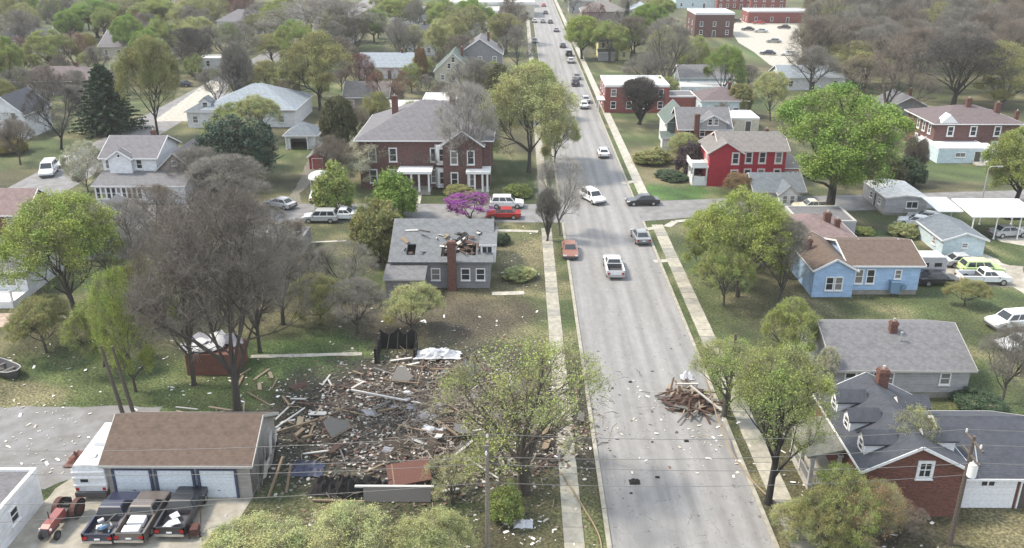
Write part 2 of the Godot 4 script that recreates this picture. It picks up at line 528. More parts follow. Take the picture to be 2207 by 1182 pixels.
# ---------- buildings ----------
func block(o: Node3D, cx: float, cz: float, w: float, d: float, y0: float, h: float, wall: Material, kind: String, rh: float, roof: Material, over := 0.35, trim := "white_trim", wall_name := "wall", t := 0.14) -> Node3D:
	var a := MB.new()
	var r := MB.new()
	var e := MB.new()
	var at := V(cx, 0, cz)
	if kind == "gx" or kind == "gz":
		var ax := V(0, 0, 1) if kind == "gx" else V(1, 0, 0)
		var az := V(1, 0, 0) if kind == "gx" else V(0, 0, 1)
		var s := d if kind == "gx" else w
		var l := w if kind == "gx" else d
		a.prism(PackedVector2Array([Vector2(-s / 2, y0), Vector2(s / 2, y0), Vector2(s / 2, h), Vector2(0, h + rh), Vector2(-s / 2, h)]), at - az * l / 2, ax, Vector3.UP, az * l)
		var k := rh / (s / 2)
		var b := s / 2 + over
		r.prism(PackedVector2Array([Vector2(-b, h - k * over + 0.005), Vector2(0, h + rh + 0.005), Vector2(b, h - k * over + 0.005), Vector2(b, h - k * over + t), Vector2(0, h + rh + t), Vector2(-b, h - k * over + t)]), at - az * (l / 2 + over), ax, Vector3.UP, az * (l + 2 * over))
		if trim != "":
			for g in [-1.0, 1.0]:
				for q in [-1.0, 1.0]:
					var p0: Vector3 = at + az * g * (l / 2 + over + 0.025) + ax * q * b + V(0, h - k * over + t * 0.3, 0)
					var p1: Vector3 = at + az * g * (l / 2 + over + 0.025) + V(0, h + rh + t * 0.3, 0)
					e.bar(p0, p1, 0.05, 0.2)
				e.bar(at + ax * g * (b + 0.025) - az * (l / 2 + over - 0.002) + V(0, h - k * over + t * 0.3, 0), at + ax * g * (b + 0.025) + az * (l / 2 + over - 0.002) + V(0, h - k * over + t * 0.3, 0), 0.05, 0.17)
	elif kind == "hip":
		a.box(at + V(0, (y0 + h) / 2, 0), V(w, h - y0, d))
		var hw := w / 2 + over
		var hd := d / 2 + over
		var rl := maxf(w - d, 0.0) / 2
		var rd := maxf(d - w, 0.0) / 2
		var mid := at + V(0, h + rh * 0.3, 0)
		var c := [at + V(-hw, h + t, -hd), at + V(hw, h + t, -hd), at + V(hw, h + t, hd), at + V(-hw, h + t, hd)]
		var lo := [at + V(-hw, h, -hd), at + V(hw, h, -hd), at + V(hw, h, hd), at + V(-hw, h, hd)]
		var p0 := at + V(-rl, h + rh + t, -rd)
		var p1 := at + V(rl, h + rh + t, rd)
		if w >= d:
			r.face([c[0], c[1], p1, p0], mid); r.face([c[2], c[3], p0, p1], mid); r.face([c[0], c[3], p0], mid); r.face([c[1], c[2], p1], mid)
		else:
			r.face([c[0], c[1], p0], mid); r.face([c[2], c[3], p1], mid); r.face([c[0], c[3], p1, p0], mid); r.face([c[1], c[2], p1, p0], mid)
		r.face(lo, mid)
		for k in 4:
			r.face([lo[k], lo[(k + 1) % 4], c[(k + 1) % 4], c[k]], mid)
			if trim != "":
				var out: Vector3 = ((lo[k] + lo[(k + 1) % 4]) / 2 - V(cx, h, cz)).normalized() * 0.026
				e.bar(lo[k] + out + V(0, t * 0.4, 0), lo[(k + 1) % 4] + out + V(0, t * 0.4, 0), 0.05, t * 1.1)
	elif kind == "flat":
		a.box(at + V(0, (y0 + h) / 2, 0), V(w, h - y0, d))
		r.box(at + V(0, h + 0.06, 0), V(w - 0.5, 0.12, d - 0.5))
		for q in [[-1, 0], [1, 0], [0, -1], [0, 1]]:
			if q[0]: e.box(at + V(q[0] * (w / 2 - 0.1), h + rh / 2, 0), V(0.26, rh, d + 0.06))
			else: e.box(at + V(0, h + rh / 2, q[1] * (d / 2 - 0.1)), V(w - 0.46, rh, 0.26))
	elif kind == "shed":
		a.prism(PackedVector2Array([Vector2(-d / 2, y0), Vector2(d / 2, y0), Vector2(d / 2, h), Vector2(-d / 2, h + rh)]), at - V(w / 2, 0, 0), V(0, 0, 1), Vector3.UP, V(w, 0, 0))
		var k := rh / d
		r.prism(PackedVector2Array([Vector2(-d / 2 - 0.02, h + rh + 0.005), Vector2(d / 2 + over, h - k * over + 0.005), Vector2(d / 2 + over, h - k * over + t), Vector2(-d / 2 - 0.02, h + rh + t)]), at - V(w / 2 + over, 0, 0), V(0, 0, 1), Vector3.UP, V(w + 2 * over, 0, 0))
		if trim != "": e.box(at + V(0, h - k * over + 0.02, d / 2 + over + 0.027), V(w + 2 * over, 0.18, 0.05))
	if wall_name != "": part(o, wall_name, a.mesh(), wall)
	var rp := part(o, "roof", r.mesh(), roof)
	if e.v.size() and trim != "": part(o, "parapet" if kind == "flat" else "trim", e.mesh(), M[trim])
	return rp

var pane_of := {}
var built := []
# ang 0 faces +z, -90 faces -x, 90 faces +x; x, y, z is the middle of the window on the wall
func window(o: Node3D, x: float, y: float, z: float, ang := 0.0, w := 0.9, h := 1.4, bars := 1, frame := "white_trim", f := 0.11) -> void:
	var key := "%s|%.2f|%.2f|%d|%.2f" % ["w", w, h, bars, f]
	if not pane_of.has(key):
		var m := MB.new()
		for s in [-1.0, 1.0]:
			m.box(V(s * (w / 2 + f / 2), 0, 0.03), V(f, h + 2 * f, 0.1))
			m.box(V(0, s * (h / 2 + f / 2), 0.03), V(w, f, 0.1))
		m.box(V(0, -h / 2 - f - 0.03, 0.06), V(w + 2 * f + 0.1, 0.06, 0.16))
		if bars & 1: m.box(V(0, 0, 0.025), V(w, 0.06, 0.05))
		if bars & 2: m.box(V(0, 0, 0.027), V(0.06, h, 0.05))
		var p := MB.new()
		p.box(V(0, 0, 0.004), V(w, h, 0.016))
		pane_of[key] = [m.mesh(), p.mesh()]
	var q := part(o, "window", pane_of[key][0], M[frame])
	q.position = V(x, y, z)
	q.rotation.y = deg_to_rad(ang)
	part(q, "pane", pane_of[key][1], M.glass if absi(hash("%s%.1f%.1f%.1f" % [o.name, x, y, z])) % 5 > 1 else M.curtained_glass)

func door(o: Node3D, x: float, y: float, z: float, ang: float, w: float, h: float, leaf_m: Material, frame := "white_trim") -> void:
	var m := MB.new()
	m.box(V(0, h / 2, 0.02), V(w, h, 0.05))
	for s in [-1.0, 1.0]:
		for t in [0.28, 0.72]: m.box(V(s * w * 0.22, h * t, 0.05), V(w * 0.32, h * 0.34, 0.02))
	var d := part(o, "door", m.mesh(), leaf_m)
	d.position = V(x, y, z)
	d.rotation.y = deg_to_rad(ang)
	var f := MB.new()
	for s in [-1.0, 1.0]: f.box(V(s * (w / 2 + 0.06), h / 2, 0.03), V(0.11, h, 0.09))
	f.box(V(0, h + 0.06, 0.03), V(w + 0.24, 0.12, 0.09))
	part(d, "frame", f.mesh(), M[frame])
	var k := MB.new()
	k.box(V(w * 0.38, h * 0.47, 0.07), V(0.05, 0.12, 0.05))
	part(d, "handle", k.mesh(), M.chrome)

func chimney(o: Node3D, x: float, y: float, z: float, w: float, h: float, m: Material) -> void:
	var a := MB.new()
	a.box(V(0, h / 2, 0), V(w, h, w * 0.8))
	a.box(V(0, h - 0.14, 0), V(w + 0.12, 0.14, w * 0.8 + 0.12))
	a.box(V(0, h + 0.04, 0), V(w - 0.08, 0.08, w * 0.7))
	var c := part(o, "chimney", a.mesh(), m)
	c.position = V(x, y, z)
	var f := MB.new()
	f.tube([V(0, h + 0.08, 0), V(0, h + 0.32, 0)], [0.12, 0.11], 8)
	part(c, "flue", f.mesh(), M.pale_concrete)

func vent(o: Node3D, x: float, y: float, z: float, h := 0.5) -> void:
	var a := MB.new()
	a.tube([V(0, -0.2, 0), V(0, h, 0)], [0.07, 0.07], 8)
	a.tube([V(0, h, 0), V(0, h + 0.12, 0)], [0.14, 0.1], 8)
	part(o, "roof_vent", a.mesh(), M.galvanised).position = V(x, y, z)

func posts(o: Node3D, list: Array, y0: float, y1: float, s := 0.16, m := "white_trim") -> void:
	for p in list:
		var a := MB.new()
		a.box(V(0, (y0 + y1) / 2, 0), V(s, y1 - y0, s))
		a.box(V(0, y1 - 0.06, 0), V(s + 0.1, 0.12, s + 0.1))
		a.box(V(0, y0 + 0.06, 0), V(s + 0.1, 0.12, s + 0.1))
		part(o, "post", a.mesh(), M[m]).position = V(p[0], 0, p[1])

func railing(o: Node3D, a: Vector3, b: Vector3, h := 0.9, m := "white_trim", gap := 0.16) -> void:
	var r := MB.new()
	r.bar(a + V(0, h, 0), b + V(0, h, 0), 0.08, 0.07)
	r.bar(a + V(0, 0.1, 0), b + V(0, 0.1, 0), 0.06, 0.06)
	var p := part(o, "railing", r.mesh(), M[m])
	var n := int(a.distance_to(b) / gap)
	var s := MB.new()
	s.box(V(0, h / 2 + 0.05, 0), V(0.045, h - 0.14, 0.045))
	var sm := s.mesh()
	for k in n + 1: part(p, "baluster", sm, M[m]).position = a.lerp(b, float(k) / n)

# a gabled dormer whose face looks along «ang» (0 = +z); depth runs back into the roof
func dormer(o: Node3D, x: float, y: float, z: float, ang: float, w: float, h: float, d: float, wall: Material, roof: Material) -> void:
	var a := MB.new()
	a.prism(PackedVector2Array([Vector2(-w / 2, 0), Vector2(w / 2, 0), Vector2(w / 2, h), Vector2(0, h + w * 0.42), Vector2(-w / 2, h)]), V(0, 0, -d), V(1, 0, 0), Vector3.UP, V(0, 0, d))
	var p := part(o, "dormer", a.mesh(), wall)
	p.position = V(x, y, z)
	p.rotation.y = deg_to_rad(ang)
	var r := MB.new()
	var b := w / 2 + 0.15
	r.prism(PackedVector2Array([Vector2(-b, h - 0.12), Vector2(0, h + w * 0.42 + 0.006), Vector2(b, h - 0.12), Vector2(b, h), Vector2(0, h + w * 0.42 + 0.12), Vector2(-b, h)]), V(0, 0, -d), V(1, 0, 0), Vector3.UP, V(0, 0, d + 0.15))
	part(p, "dormer_roof", r.mesh(), roof)
	var g := MB.new()
	g.box(V(0, h * 0.55, 0.008), V(w * 0.42, h * 0.72, 0.016))
	part(p, "pane", g.mesh(), M.glass)
	var f := MB.new()
	for s in [-1.0, 1.0]:
		f.box(V(s * w * 0.25, h * 0.55, 0.03), V(w * 0.08, h * 0.84, 0.06))
		f.box(V(0, h * 0.55 + s * h * 0.39, 0.03), V(w * 0.42, 0.08, 0.06))
	f.box(V(0, h * 0.55, 0.03), V(w * 0.42, 0.06, 0.04))
	part(p, "frame", f.mesh(), M.white_trim)

func house(called: String, label: String, x: float, z: float, turn := 0.0, category := "house", group := "") -> Node3D:
	built.append([Vector2(x, z - 4.0), label])
	return thing(called, label, category, x, z, turn, group)

# a small far house in one call; x, z is the middle of its front (the side towards +z)
func far_house(label: String, x: float, z: float, w: float, d: float, h: float, rh: float, kind: String, wall: Material, roof: Material, wins := 3, chim := true, turn := 0.0, called := "house") -> Node3D:
	var o := house(called, label, x, z, turn)
	block(o, 0, -d / 2, w, d, 0, h, wall, kind, rh, roof)
	for k in wins:
		var wx := -w / 2 + w * (k + 0.5) / wins
		for fl in maxi(1, int(h / 2.7)):
			if k == wins / 2 and fl == 0: door(o, wx, 0.0, 0.0, 0, 0.95, 2.05, M.get("door_dark"))
			else: window(o, wx, 1.55 + 2.7 * fl, 0.0, 0, 0.85, 1.3)
	for fl in maxi(1, int(h / 2.7)):
		for k in 2:
			window(o, -w / 2, 1.55 + 2.7 * fl, -d * (0.3 + 0.4 * k), -90, 0.85, 1.3)
			window(o, w / 2, 1.55 + 2.7 * fl, -d * (0.3 + 0.4 * k), 90, 0.85, 1.3)
	if kind != "flat": vent(o, -w * 0.2, h + rh * 0.6, -d * 0.5, 0.5)
	if chim and kind != "flat": chimney(o, w * 0.18, h + rh * 0.55, -d * 0.5, 0.6, rh * 0.5 + 0.8, M.brick_chimney)
	return o

# ---------- vehicles: 0 turn points the nose along -z ----------
func hull(p: PackedVector2Array, w: float, bev: float) -> ArrayMesh:
	var m := MB.new()
	var mid := Vector2.ZERO
	for q in p: mid += q / p.size()
	var inner := PackedVector2Array()
	for q in p: inner.append(mid + (q - mid) * Vector2(1.0 - bev / 2.2, 1.0 - bev * 1.3))
	m.prism(p, V(-w / 2 + bev, 0, 0), V(0, 0, 1), Vector3.UP, V(w - 2 * bev, 0, 0))
	for s in [-1.0, 1.0]:
		var xo: float = s * w / 2
		var xi: float = s * (w / 2 - bev)
		var c := V(0, mid.y, mid.x)
		for k in p.size():
			var j := (k + 1) % p.size()
			m.face([V(xi, p[k].y, p[k].x), V(xi, p[j].y, p[j].x), V(xo, inner[j].y, inner[j].x), V(xo, inner[k].y, inner[k].x)], c)
		var t := Geometry2D.triangulate_polygon(inner)
		for k in range(0, t.size(), 3): m.face([V(xo, inner[t[k]].y, inner[t[k]].x), V(xo, inner[t[k + 1]].y, inner[t[k + 1]].x), V(xo, inner[t[k + 2]].y, inner[t[k + 2]].x)], c)
	return m.mesh()

func pane(q: Array, from: Vector2, to: Vector2, inside: Vector3, out := 0.012) -> ArrayMesh:
	# a pane on the quad q (bottom left, bottom right, top right, top left)
	var m := MB.new()
	var n: Vector3 = (q[2] - q[0]).cross(q[1] - q[0]).normalized()
	if n.dot(q[0] - inside) < 0: n = -n
	var c := []
	for f in [Vector2(from.x, from.y), Vector2(to.x, from.y), Vector2(to.x, to.y), Vector2(from.x, to.y)]:
		c.append((q[0] as Vector3).lerp(q[1], f.x).lerp((q[3] as Vector3).lerp(q[2], f.x), f.y) + n * out)
	m.face(c, inside)
	var b := []
	for k in c: b.append(k - n * (out + 0.01))
	for k in 4: m.face([c[k], c[(k + 1) % 4], b[(k + 1) % 4], b[k]], (c[0] + c[2]) / 2 - n)
	return m.mesh()

func wheel(o: Node3D, x: float, z: float, r := 0.34, w := 0.22, hub := "rim") -> void:
	var t := MB.new()
	t.tube([V(-w / 2, 0, 0), V(-w / 2 + 0.03, 0, 0), V(w / 2 - 0.03, 0, 0), V(w / 2, 0, 0)], [r * 0.86, r, r, r * 0.86], 16)
	var p := part(o, "wheel", t.mesh(), M.rubber)
	p.position = V(x, r, z)
	var q := MB.new()
	q.tube([V(-w / 2 - 0.008, 0, 0), V(w / 2 + 0.008, 0, 0)], [r * 0.58, r * 0.58], 12)
	part(p, "rim", q.mesh(), M[hub])

func cabin(o: Node3D, zb0: float, zb1: float, zt0: float, zt1: float, y0: float, y1: float, wb: float, wt: float, sides := 2) -> void:
	var b := [V(-wb / 2, y0, zb0), V(wb / 2, y0, zb0), V(wb / 2, y0, zb1), V(-wb / 2, y0, zb1)]
	var t := [V(-wt / 2, y1, zt0), V(wt / 2, y1, zt0), V(wt / 2, y1, zt1), V(-wt / 2, y1, zt1)]
	var mid := V(0, (y0 + y1) / 2, (zb0 + zb1) / 2)
	var m := MB.new()
	for k in 4: m.face([b[k], b[(k + 1) % 4], t[(k + 1) % 4], t[k]], mid)
	var up := []
	for q in t: up.append(q + V(-signf(q.x) * 0.08, 0.05, 0.12 * signf(mid.z - q.z)))
	for k in 4: m.face([t[k], t[(k + 1) % 4], up[(k + 1) % 4], up[k]], mid)
	m.face(up, mid)
	part(o, "cabin", m.mesh(), null).set_meta("paint", 1)
	part(o, "windscreen", pane([b[0], b[1], t[1], t[0]], Vector2(0.06, 0.08), Vector2(0.94, 0.9), mid), M.glass)
	part(o, "rear_window", pane([b[3], b[2], t[2], t[3]], Vector2(0.08, 0.15), Vector2(0.92, 0.88), mid), M.glass)
	for k in sides:
		var f0 := 0.05 + 0.92 * k / sides
		var f1 := 0.01 + 0.92 * (k + 1) / sides
		part(o, "side_window", pane([b[0], b[3], t[3], t[0]], Vector2(f0, 0.1), Vector2(f1, 0.86), mid), M.glass)
		part(o, "side_window", pane([b[1], b[2], t[2], t[1]], Vector2(f0, 0.1), Vector2(f1, 0.86), mid), M.glass)

func fittings(o: Node3D, w: float, zf: float, zr: float, yl: float, yb := 0.42, bumper := "steel_dark") -> void:
	for s in [-1.0, 1.0]:
		var a := MB.new()
		a.box(V(s * (w / 2 - 0.26), yl, zf), V(0.34, 0.14, 0.08))
		part(o, "headlight", a.mesh(), M.lamp_glass)
		var b := MB.new()
		b.box(V(s * (w / 2 - 0.2), yl + 0.08, zr), V(0.26, 0.18, 0.07))
		part(o, "taillight", b.mesh(), M.red_lens)
		var c := MB.new()
		c.box(V(0, yb, zf if s < 0 else zr), V(w - 0.12, 0.2, 0.16))
		part(o, "bumper", c.mesh(), M[bumper])
		var d := MB.new()
		d.box(V(s * (w / 2 + 0.06), 1.0, zf + 1.45), V(0.16, 0.12, 0.09))
		part(o, "wing_mirror", d.mesh(), M.steel_dark)
	var p := MB.new()
	p.box(V(0, yl + 0.02, zr + 0.03), V(0.34, 0.13, 0.03))
	part(o, "number_plate", p.mesh(), M.white_trim)

func v2(a: Array) -> PackedVector2Array:
	var p := PackedVector2Array()
	for k in range(0, a.size(), 2): p.append(Vector2(a[k], a[k + 1]))
	return p

func make_cars() -> void:
	var o := Node3D.new()
	part(o, "body", hull(v2([-2.25, 0.32, -2.3, 0.6, -2.05, 0.76, -1.0, 0.9, 1.7, 0.95, 2.22, 0.88, 2.28, 0.5, 2.2, 0.3]), 1.8, 0.12), null).set_meta("paint", 1)
	cabin(o, -1.05, 1.75, -0.3, 1.05, 0.9, 1.4, 1.6, 1.22)
	fittings(o, 1.8, -2.26, 2.25, 0.64)
	for q in [[-0.82, -1.4], [0.82, -1.4], [-0.82, 1.35], [0.82, 1.35]]: wheel(o, q[0], q[1])
	cars.sedan = o
	o = Node3D.new()
	part(o, "body", hull(v2([-2.3, 0.36, -2.34, 0.75, -2.1, 0.92, -1.15, 1.04, 2.2, 1.08, 2.3, 0.95, 2.32, 0.5, 2.25, 0.36]), 1.88, 0.12), null).set_meta("paint", 1)
	cabin(o, -1.2, 2.22, -0.55, 1.85, 1.04, 1.68, 1.72, 1.38, 3)
	fittings(o, 1.88, -2.31, 2.28, 0.78)
	for q in [[-0.85, -1.45], [0.85, -1.45], [-0.85, 1.4], [0.85, 1.4]]: wheel(o, q[0], q[1], 0.37)
	cars.suv = o
	o = Node3D.new()
	part(o, "body", hull(v2([-2.5, 0.4, -2.55, 0.8, -2.3, 1.0, -1.5, 1.25, 2.5, 1.3, 2.55, 0.9, 2.5, 0.36]), 2.0, 0.12), null).set_meta("paint", 1)
	cabin(o, -1.6, 2.48, -0.9, 2.3, 1.25, 2.1, 1.9, 1.62, 3)
	fittings(o, 2.0, -2.52, 2.52, 0.8)
	for q in [[-0.9, -1.6], [0.9, -1.6], [-0.9, 1.5], [0.9, 1.5]]: wheel(o, q[0], q[1], 0.37)
	cars.van = o
	o = Node3D.new()
	part(o, "body", hull(v2([-2.65, 0.42, -2.7, 0.85, -2.5, 1.02, -1.35, 1.12, 0.5, 1.12, 0.5, 0.42]), 1.92, 0.12), null).set_meta("paint", 1)
	cabin(o, -1.3, 0.48, -0.65, 0.3, 1.1, 1.62, 1.74, 1.4)
	var b := MB.new()
	b.box(V(0, 0.56, 1.6), V(1.84, 0.12, 2.2))
	part(o, "bed_floor", b.mesh(), M.steel_dark)
	for s in [-1.0, 1.0]:
		var w := MB.new()
		w.box(V(s * 0.91, 0.8, 1.6), V(0.14, 0.66, 2.2))
		part(o, "bed_side", w.mesh(), null).set_meta("paint", 1)
	b = MB.new()
	b.box(V(0, 0.8, 2.66), V(1.9, 0.6, 0.08))
	part(o, "tailgate", b.mesh(), null).set_meta("paint", 1)
	b = MB.new()
	b.box(V(0, 0.8, 0.54), V(1.66, 0.62, 0.06))
	part(o, "bed_front", b.mesh(), M.steel_dark)
	fittings(o, 1.92, -2.66, 2.76, 0.7, 0.5, "chrome")
	for q in [[-0.86, -1.75], [0.86, -1.75], [-0.86, 1.55], [0.86, 1.55]]: wheel(o, q[0], q[1], 0.38, 0.24)
	cars.pickup = o

func car(kind: String, color: String, x: float, z: float, turn: float, label: String, group := "") -> Node3D:
	var o: Node3D = cars[kind].duplicate()
	o.name = numbered({"sedan": "parked_car", "suv": "parked_suv", "van": "parked_van", "pickup": "pickup_truck"}[kind])
	add_child(o)
	o.position = V(x, 0.01, z)
	o.rotation.y = deg_to_rad(turn)
	if kind == "pickup" and z > -50.0: o.scale = Vector3(1.03, 0.9, 0.88)
	meta(o, label, {"sedan": "car", "suv": "suv", "van": "van", "pickup": "pickup truck"}[kind], group)
	for p in o.get_children():
		if p.has_meta("paint"): (p as MeshInstance3D).material_override = M["car_" + color]
	return o

# ---------- setting ----------
func sheet(called: String, p: Array, y: float, m: Material, label := "") -> MeshInstance3D:
	var q := v2(p)
	if called in ["alley", "driveway", "lane", "parking_pad", "path"]:   # edges that grass has eaten into
		var w := PackedVector2Array()
		for k in q.size():
			var e := q[(k + 1) % q.size()] - q[k]
			var n := maxi(1, int(e.length() / 0.9))
			for j in n: w.append(q[k] + e * j / n + (Vector2(rf(-1, 1), rf(-1, 1)) * (0.2 if called != "path" else 0.06) if j else Vector2.ZERO))
		q = w
	var b := MB.new()
	var t := Geometry2D.triangulate_polygon(q)
	for k in range(0, t.size(), 3):
		b.face([V(q[t[k]].x, y, q[t[k]].y), V(q[t[k + 1]].x, y, q[t[k + 1]].y), V(q[t[k + 2]].x, y, q[t[k + 2]].y)], V(q[t[k]].x, y - 5, q[t[k]].y))
	return struct(called, b.mesh(), m, label)

func ground() -> void:
	var olive := Color(0.1, 0.094, 0.05)
	var green := Color(0.085, 0.125, 0.04)
	var tan_c := Color(0.23, 0.205, 0.125)
	var dirt := Color(0.1, 0.082, 0.064)
	var ash := Color(0.062, 0.056, 0.05)
	var lush := Color(0.07, 0.15, 0.036)
	var pale := Color(0.2, 0.22, 0.09)
	var spots := [[22.5, -124.0, 6.0, 5.0, lush, 1.0], [23.0, -133.0, 6.0, 6.0, tan_c, 0.9], [22.0, -142.0, 5.0, 8.0, tan_c, 0.7], [17.3, -130.0, 1.6, 30.0, green, 0.8], [-19.0, -71.0, 8.0, 6.0, lush, 0.7], [-7.0, -61.0, 15.0, 12.0, ash, 1.0],
		[0.5, -100.0, 4.0, 7.0, tan_c, 1.0], [-1.0, -105.0, 4.0, 3.0, green, 0.6], [-36.0, -66.0, 10.0, 5.0, green, 0.8], [-43.0, -64.0, 6.0, 2.5, tan_c, 0.9], [-26.0, -63.0, 6.0, 4.0, green, 0.9], [0.5, -46.0, 3.5, 8.0, olive, 1.0],
		[36.0, -46.0, 6.0, 5.0, tan_c, 0.7], [24.0, -44.5, 5.0, 4.0, dirt, 0.8], [44.0, -103.0, 5.0, 4.0, lush, 0.8], [72.0, -134.0, 14.0, 5.0, green, 1.0], [19.0, -80.0, 3.0, 22.0, green, 0.5], [48.0, -80.0, 10.0, 8.0, green, 0.6],
		[-78.0, -128.0, 6.0, 10.0, olive, 0.9], [-84.0, -150.0, 12.0, 8.0, green, 0.7], [25.0, -176.0, 6.0, 4.0, green, 0.7], [36.0, -190.0, 8.0, 6.0, lush, 0.8], [75.0, -262.0, 10.0, 12.0, lush, 0.8], [250.0, -560.0, 60.0, 90.0, pale, 1.0],
		[-10.0, -121.0, 12.0, 3.0, green, 0.9], [20.0, -52.0, 1.5, 12.0, olive, 0.9], [-12.0, -47.0, 8.0, 4.0, olive, 0.8], [-8.0, -80.0, 10.0, 6.0, dirt, 0.9], [-30.0, -84.0, 14.0, 10.0, olive, 0.8], [-18.0, -58.0, 4.0, 6.0, ash, 0.8], [2.0, -66.0, 2.0, 8.0, dirt, 0.8]]
	var f := FastNoiseLite.new()
	f.seed = 11; f.frequency = 0.035; f.fractal_octaves = 5
	var b := MB.new()
	var xs := []
	var zs := []
	var x := -420.0
	while x < 421.0:
		xs.append(x)
		x += 1.0 if absf(x) < 60 else 3.0 if absf(x) < 120 else 10.0
	var z := 30.0
	while z > -1300.0:
		zs.append(z)
		z -= 1.0 if z > -130 else 2.5 if z > -240 else 12.0
	for zz in zs:
		for xx in xs:
			var a := f.get_noise_2d(xx, zz)
			var h := f.get_noise_2d(xx * 4.0 + 300, zz * 4.0)
			var c := olive.lerp(green, clampf(0.5 + a * 1.8, 0, 1)).lerp(tan_c, clampf((h - 0.05) * 2.0, 0, 0.65))
			for s in spots:
				var d := Vector2((xx - s[0]) / s[2], (zz - s[1]) / s[3]).length() + h * 0.35
				if d < 1.25: c = c.lerp(s[4], s[5] * (1.0 - smoothstep(0.75, 1.25, d)))
			b.v.append(V(xx, 0, zz)); b.n.append(Vector3.UP); b.c.append(c * (1.05 + h * 0.7 + 0.35 * f.get_noise_2d(xx * 11.0, zz * 11.0)))
	var w := xs.size()
	for r in zs.size() - 1:
		for q in w - 1:
			var k: int = r * w + q
			b.i.append_array(PackedInt32Array([k, k + w, k + 1, k + 1, k + w, k + w + 1]))
	var m := mat("ground", Color(1, 1, 1), 0.97, TX.soil, 0.16)
	m.vertex_color_use_as_albedo = true
	struct("ground", b.mesh(), m, "patchy spring grass and bare soil across the town")

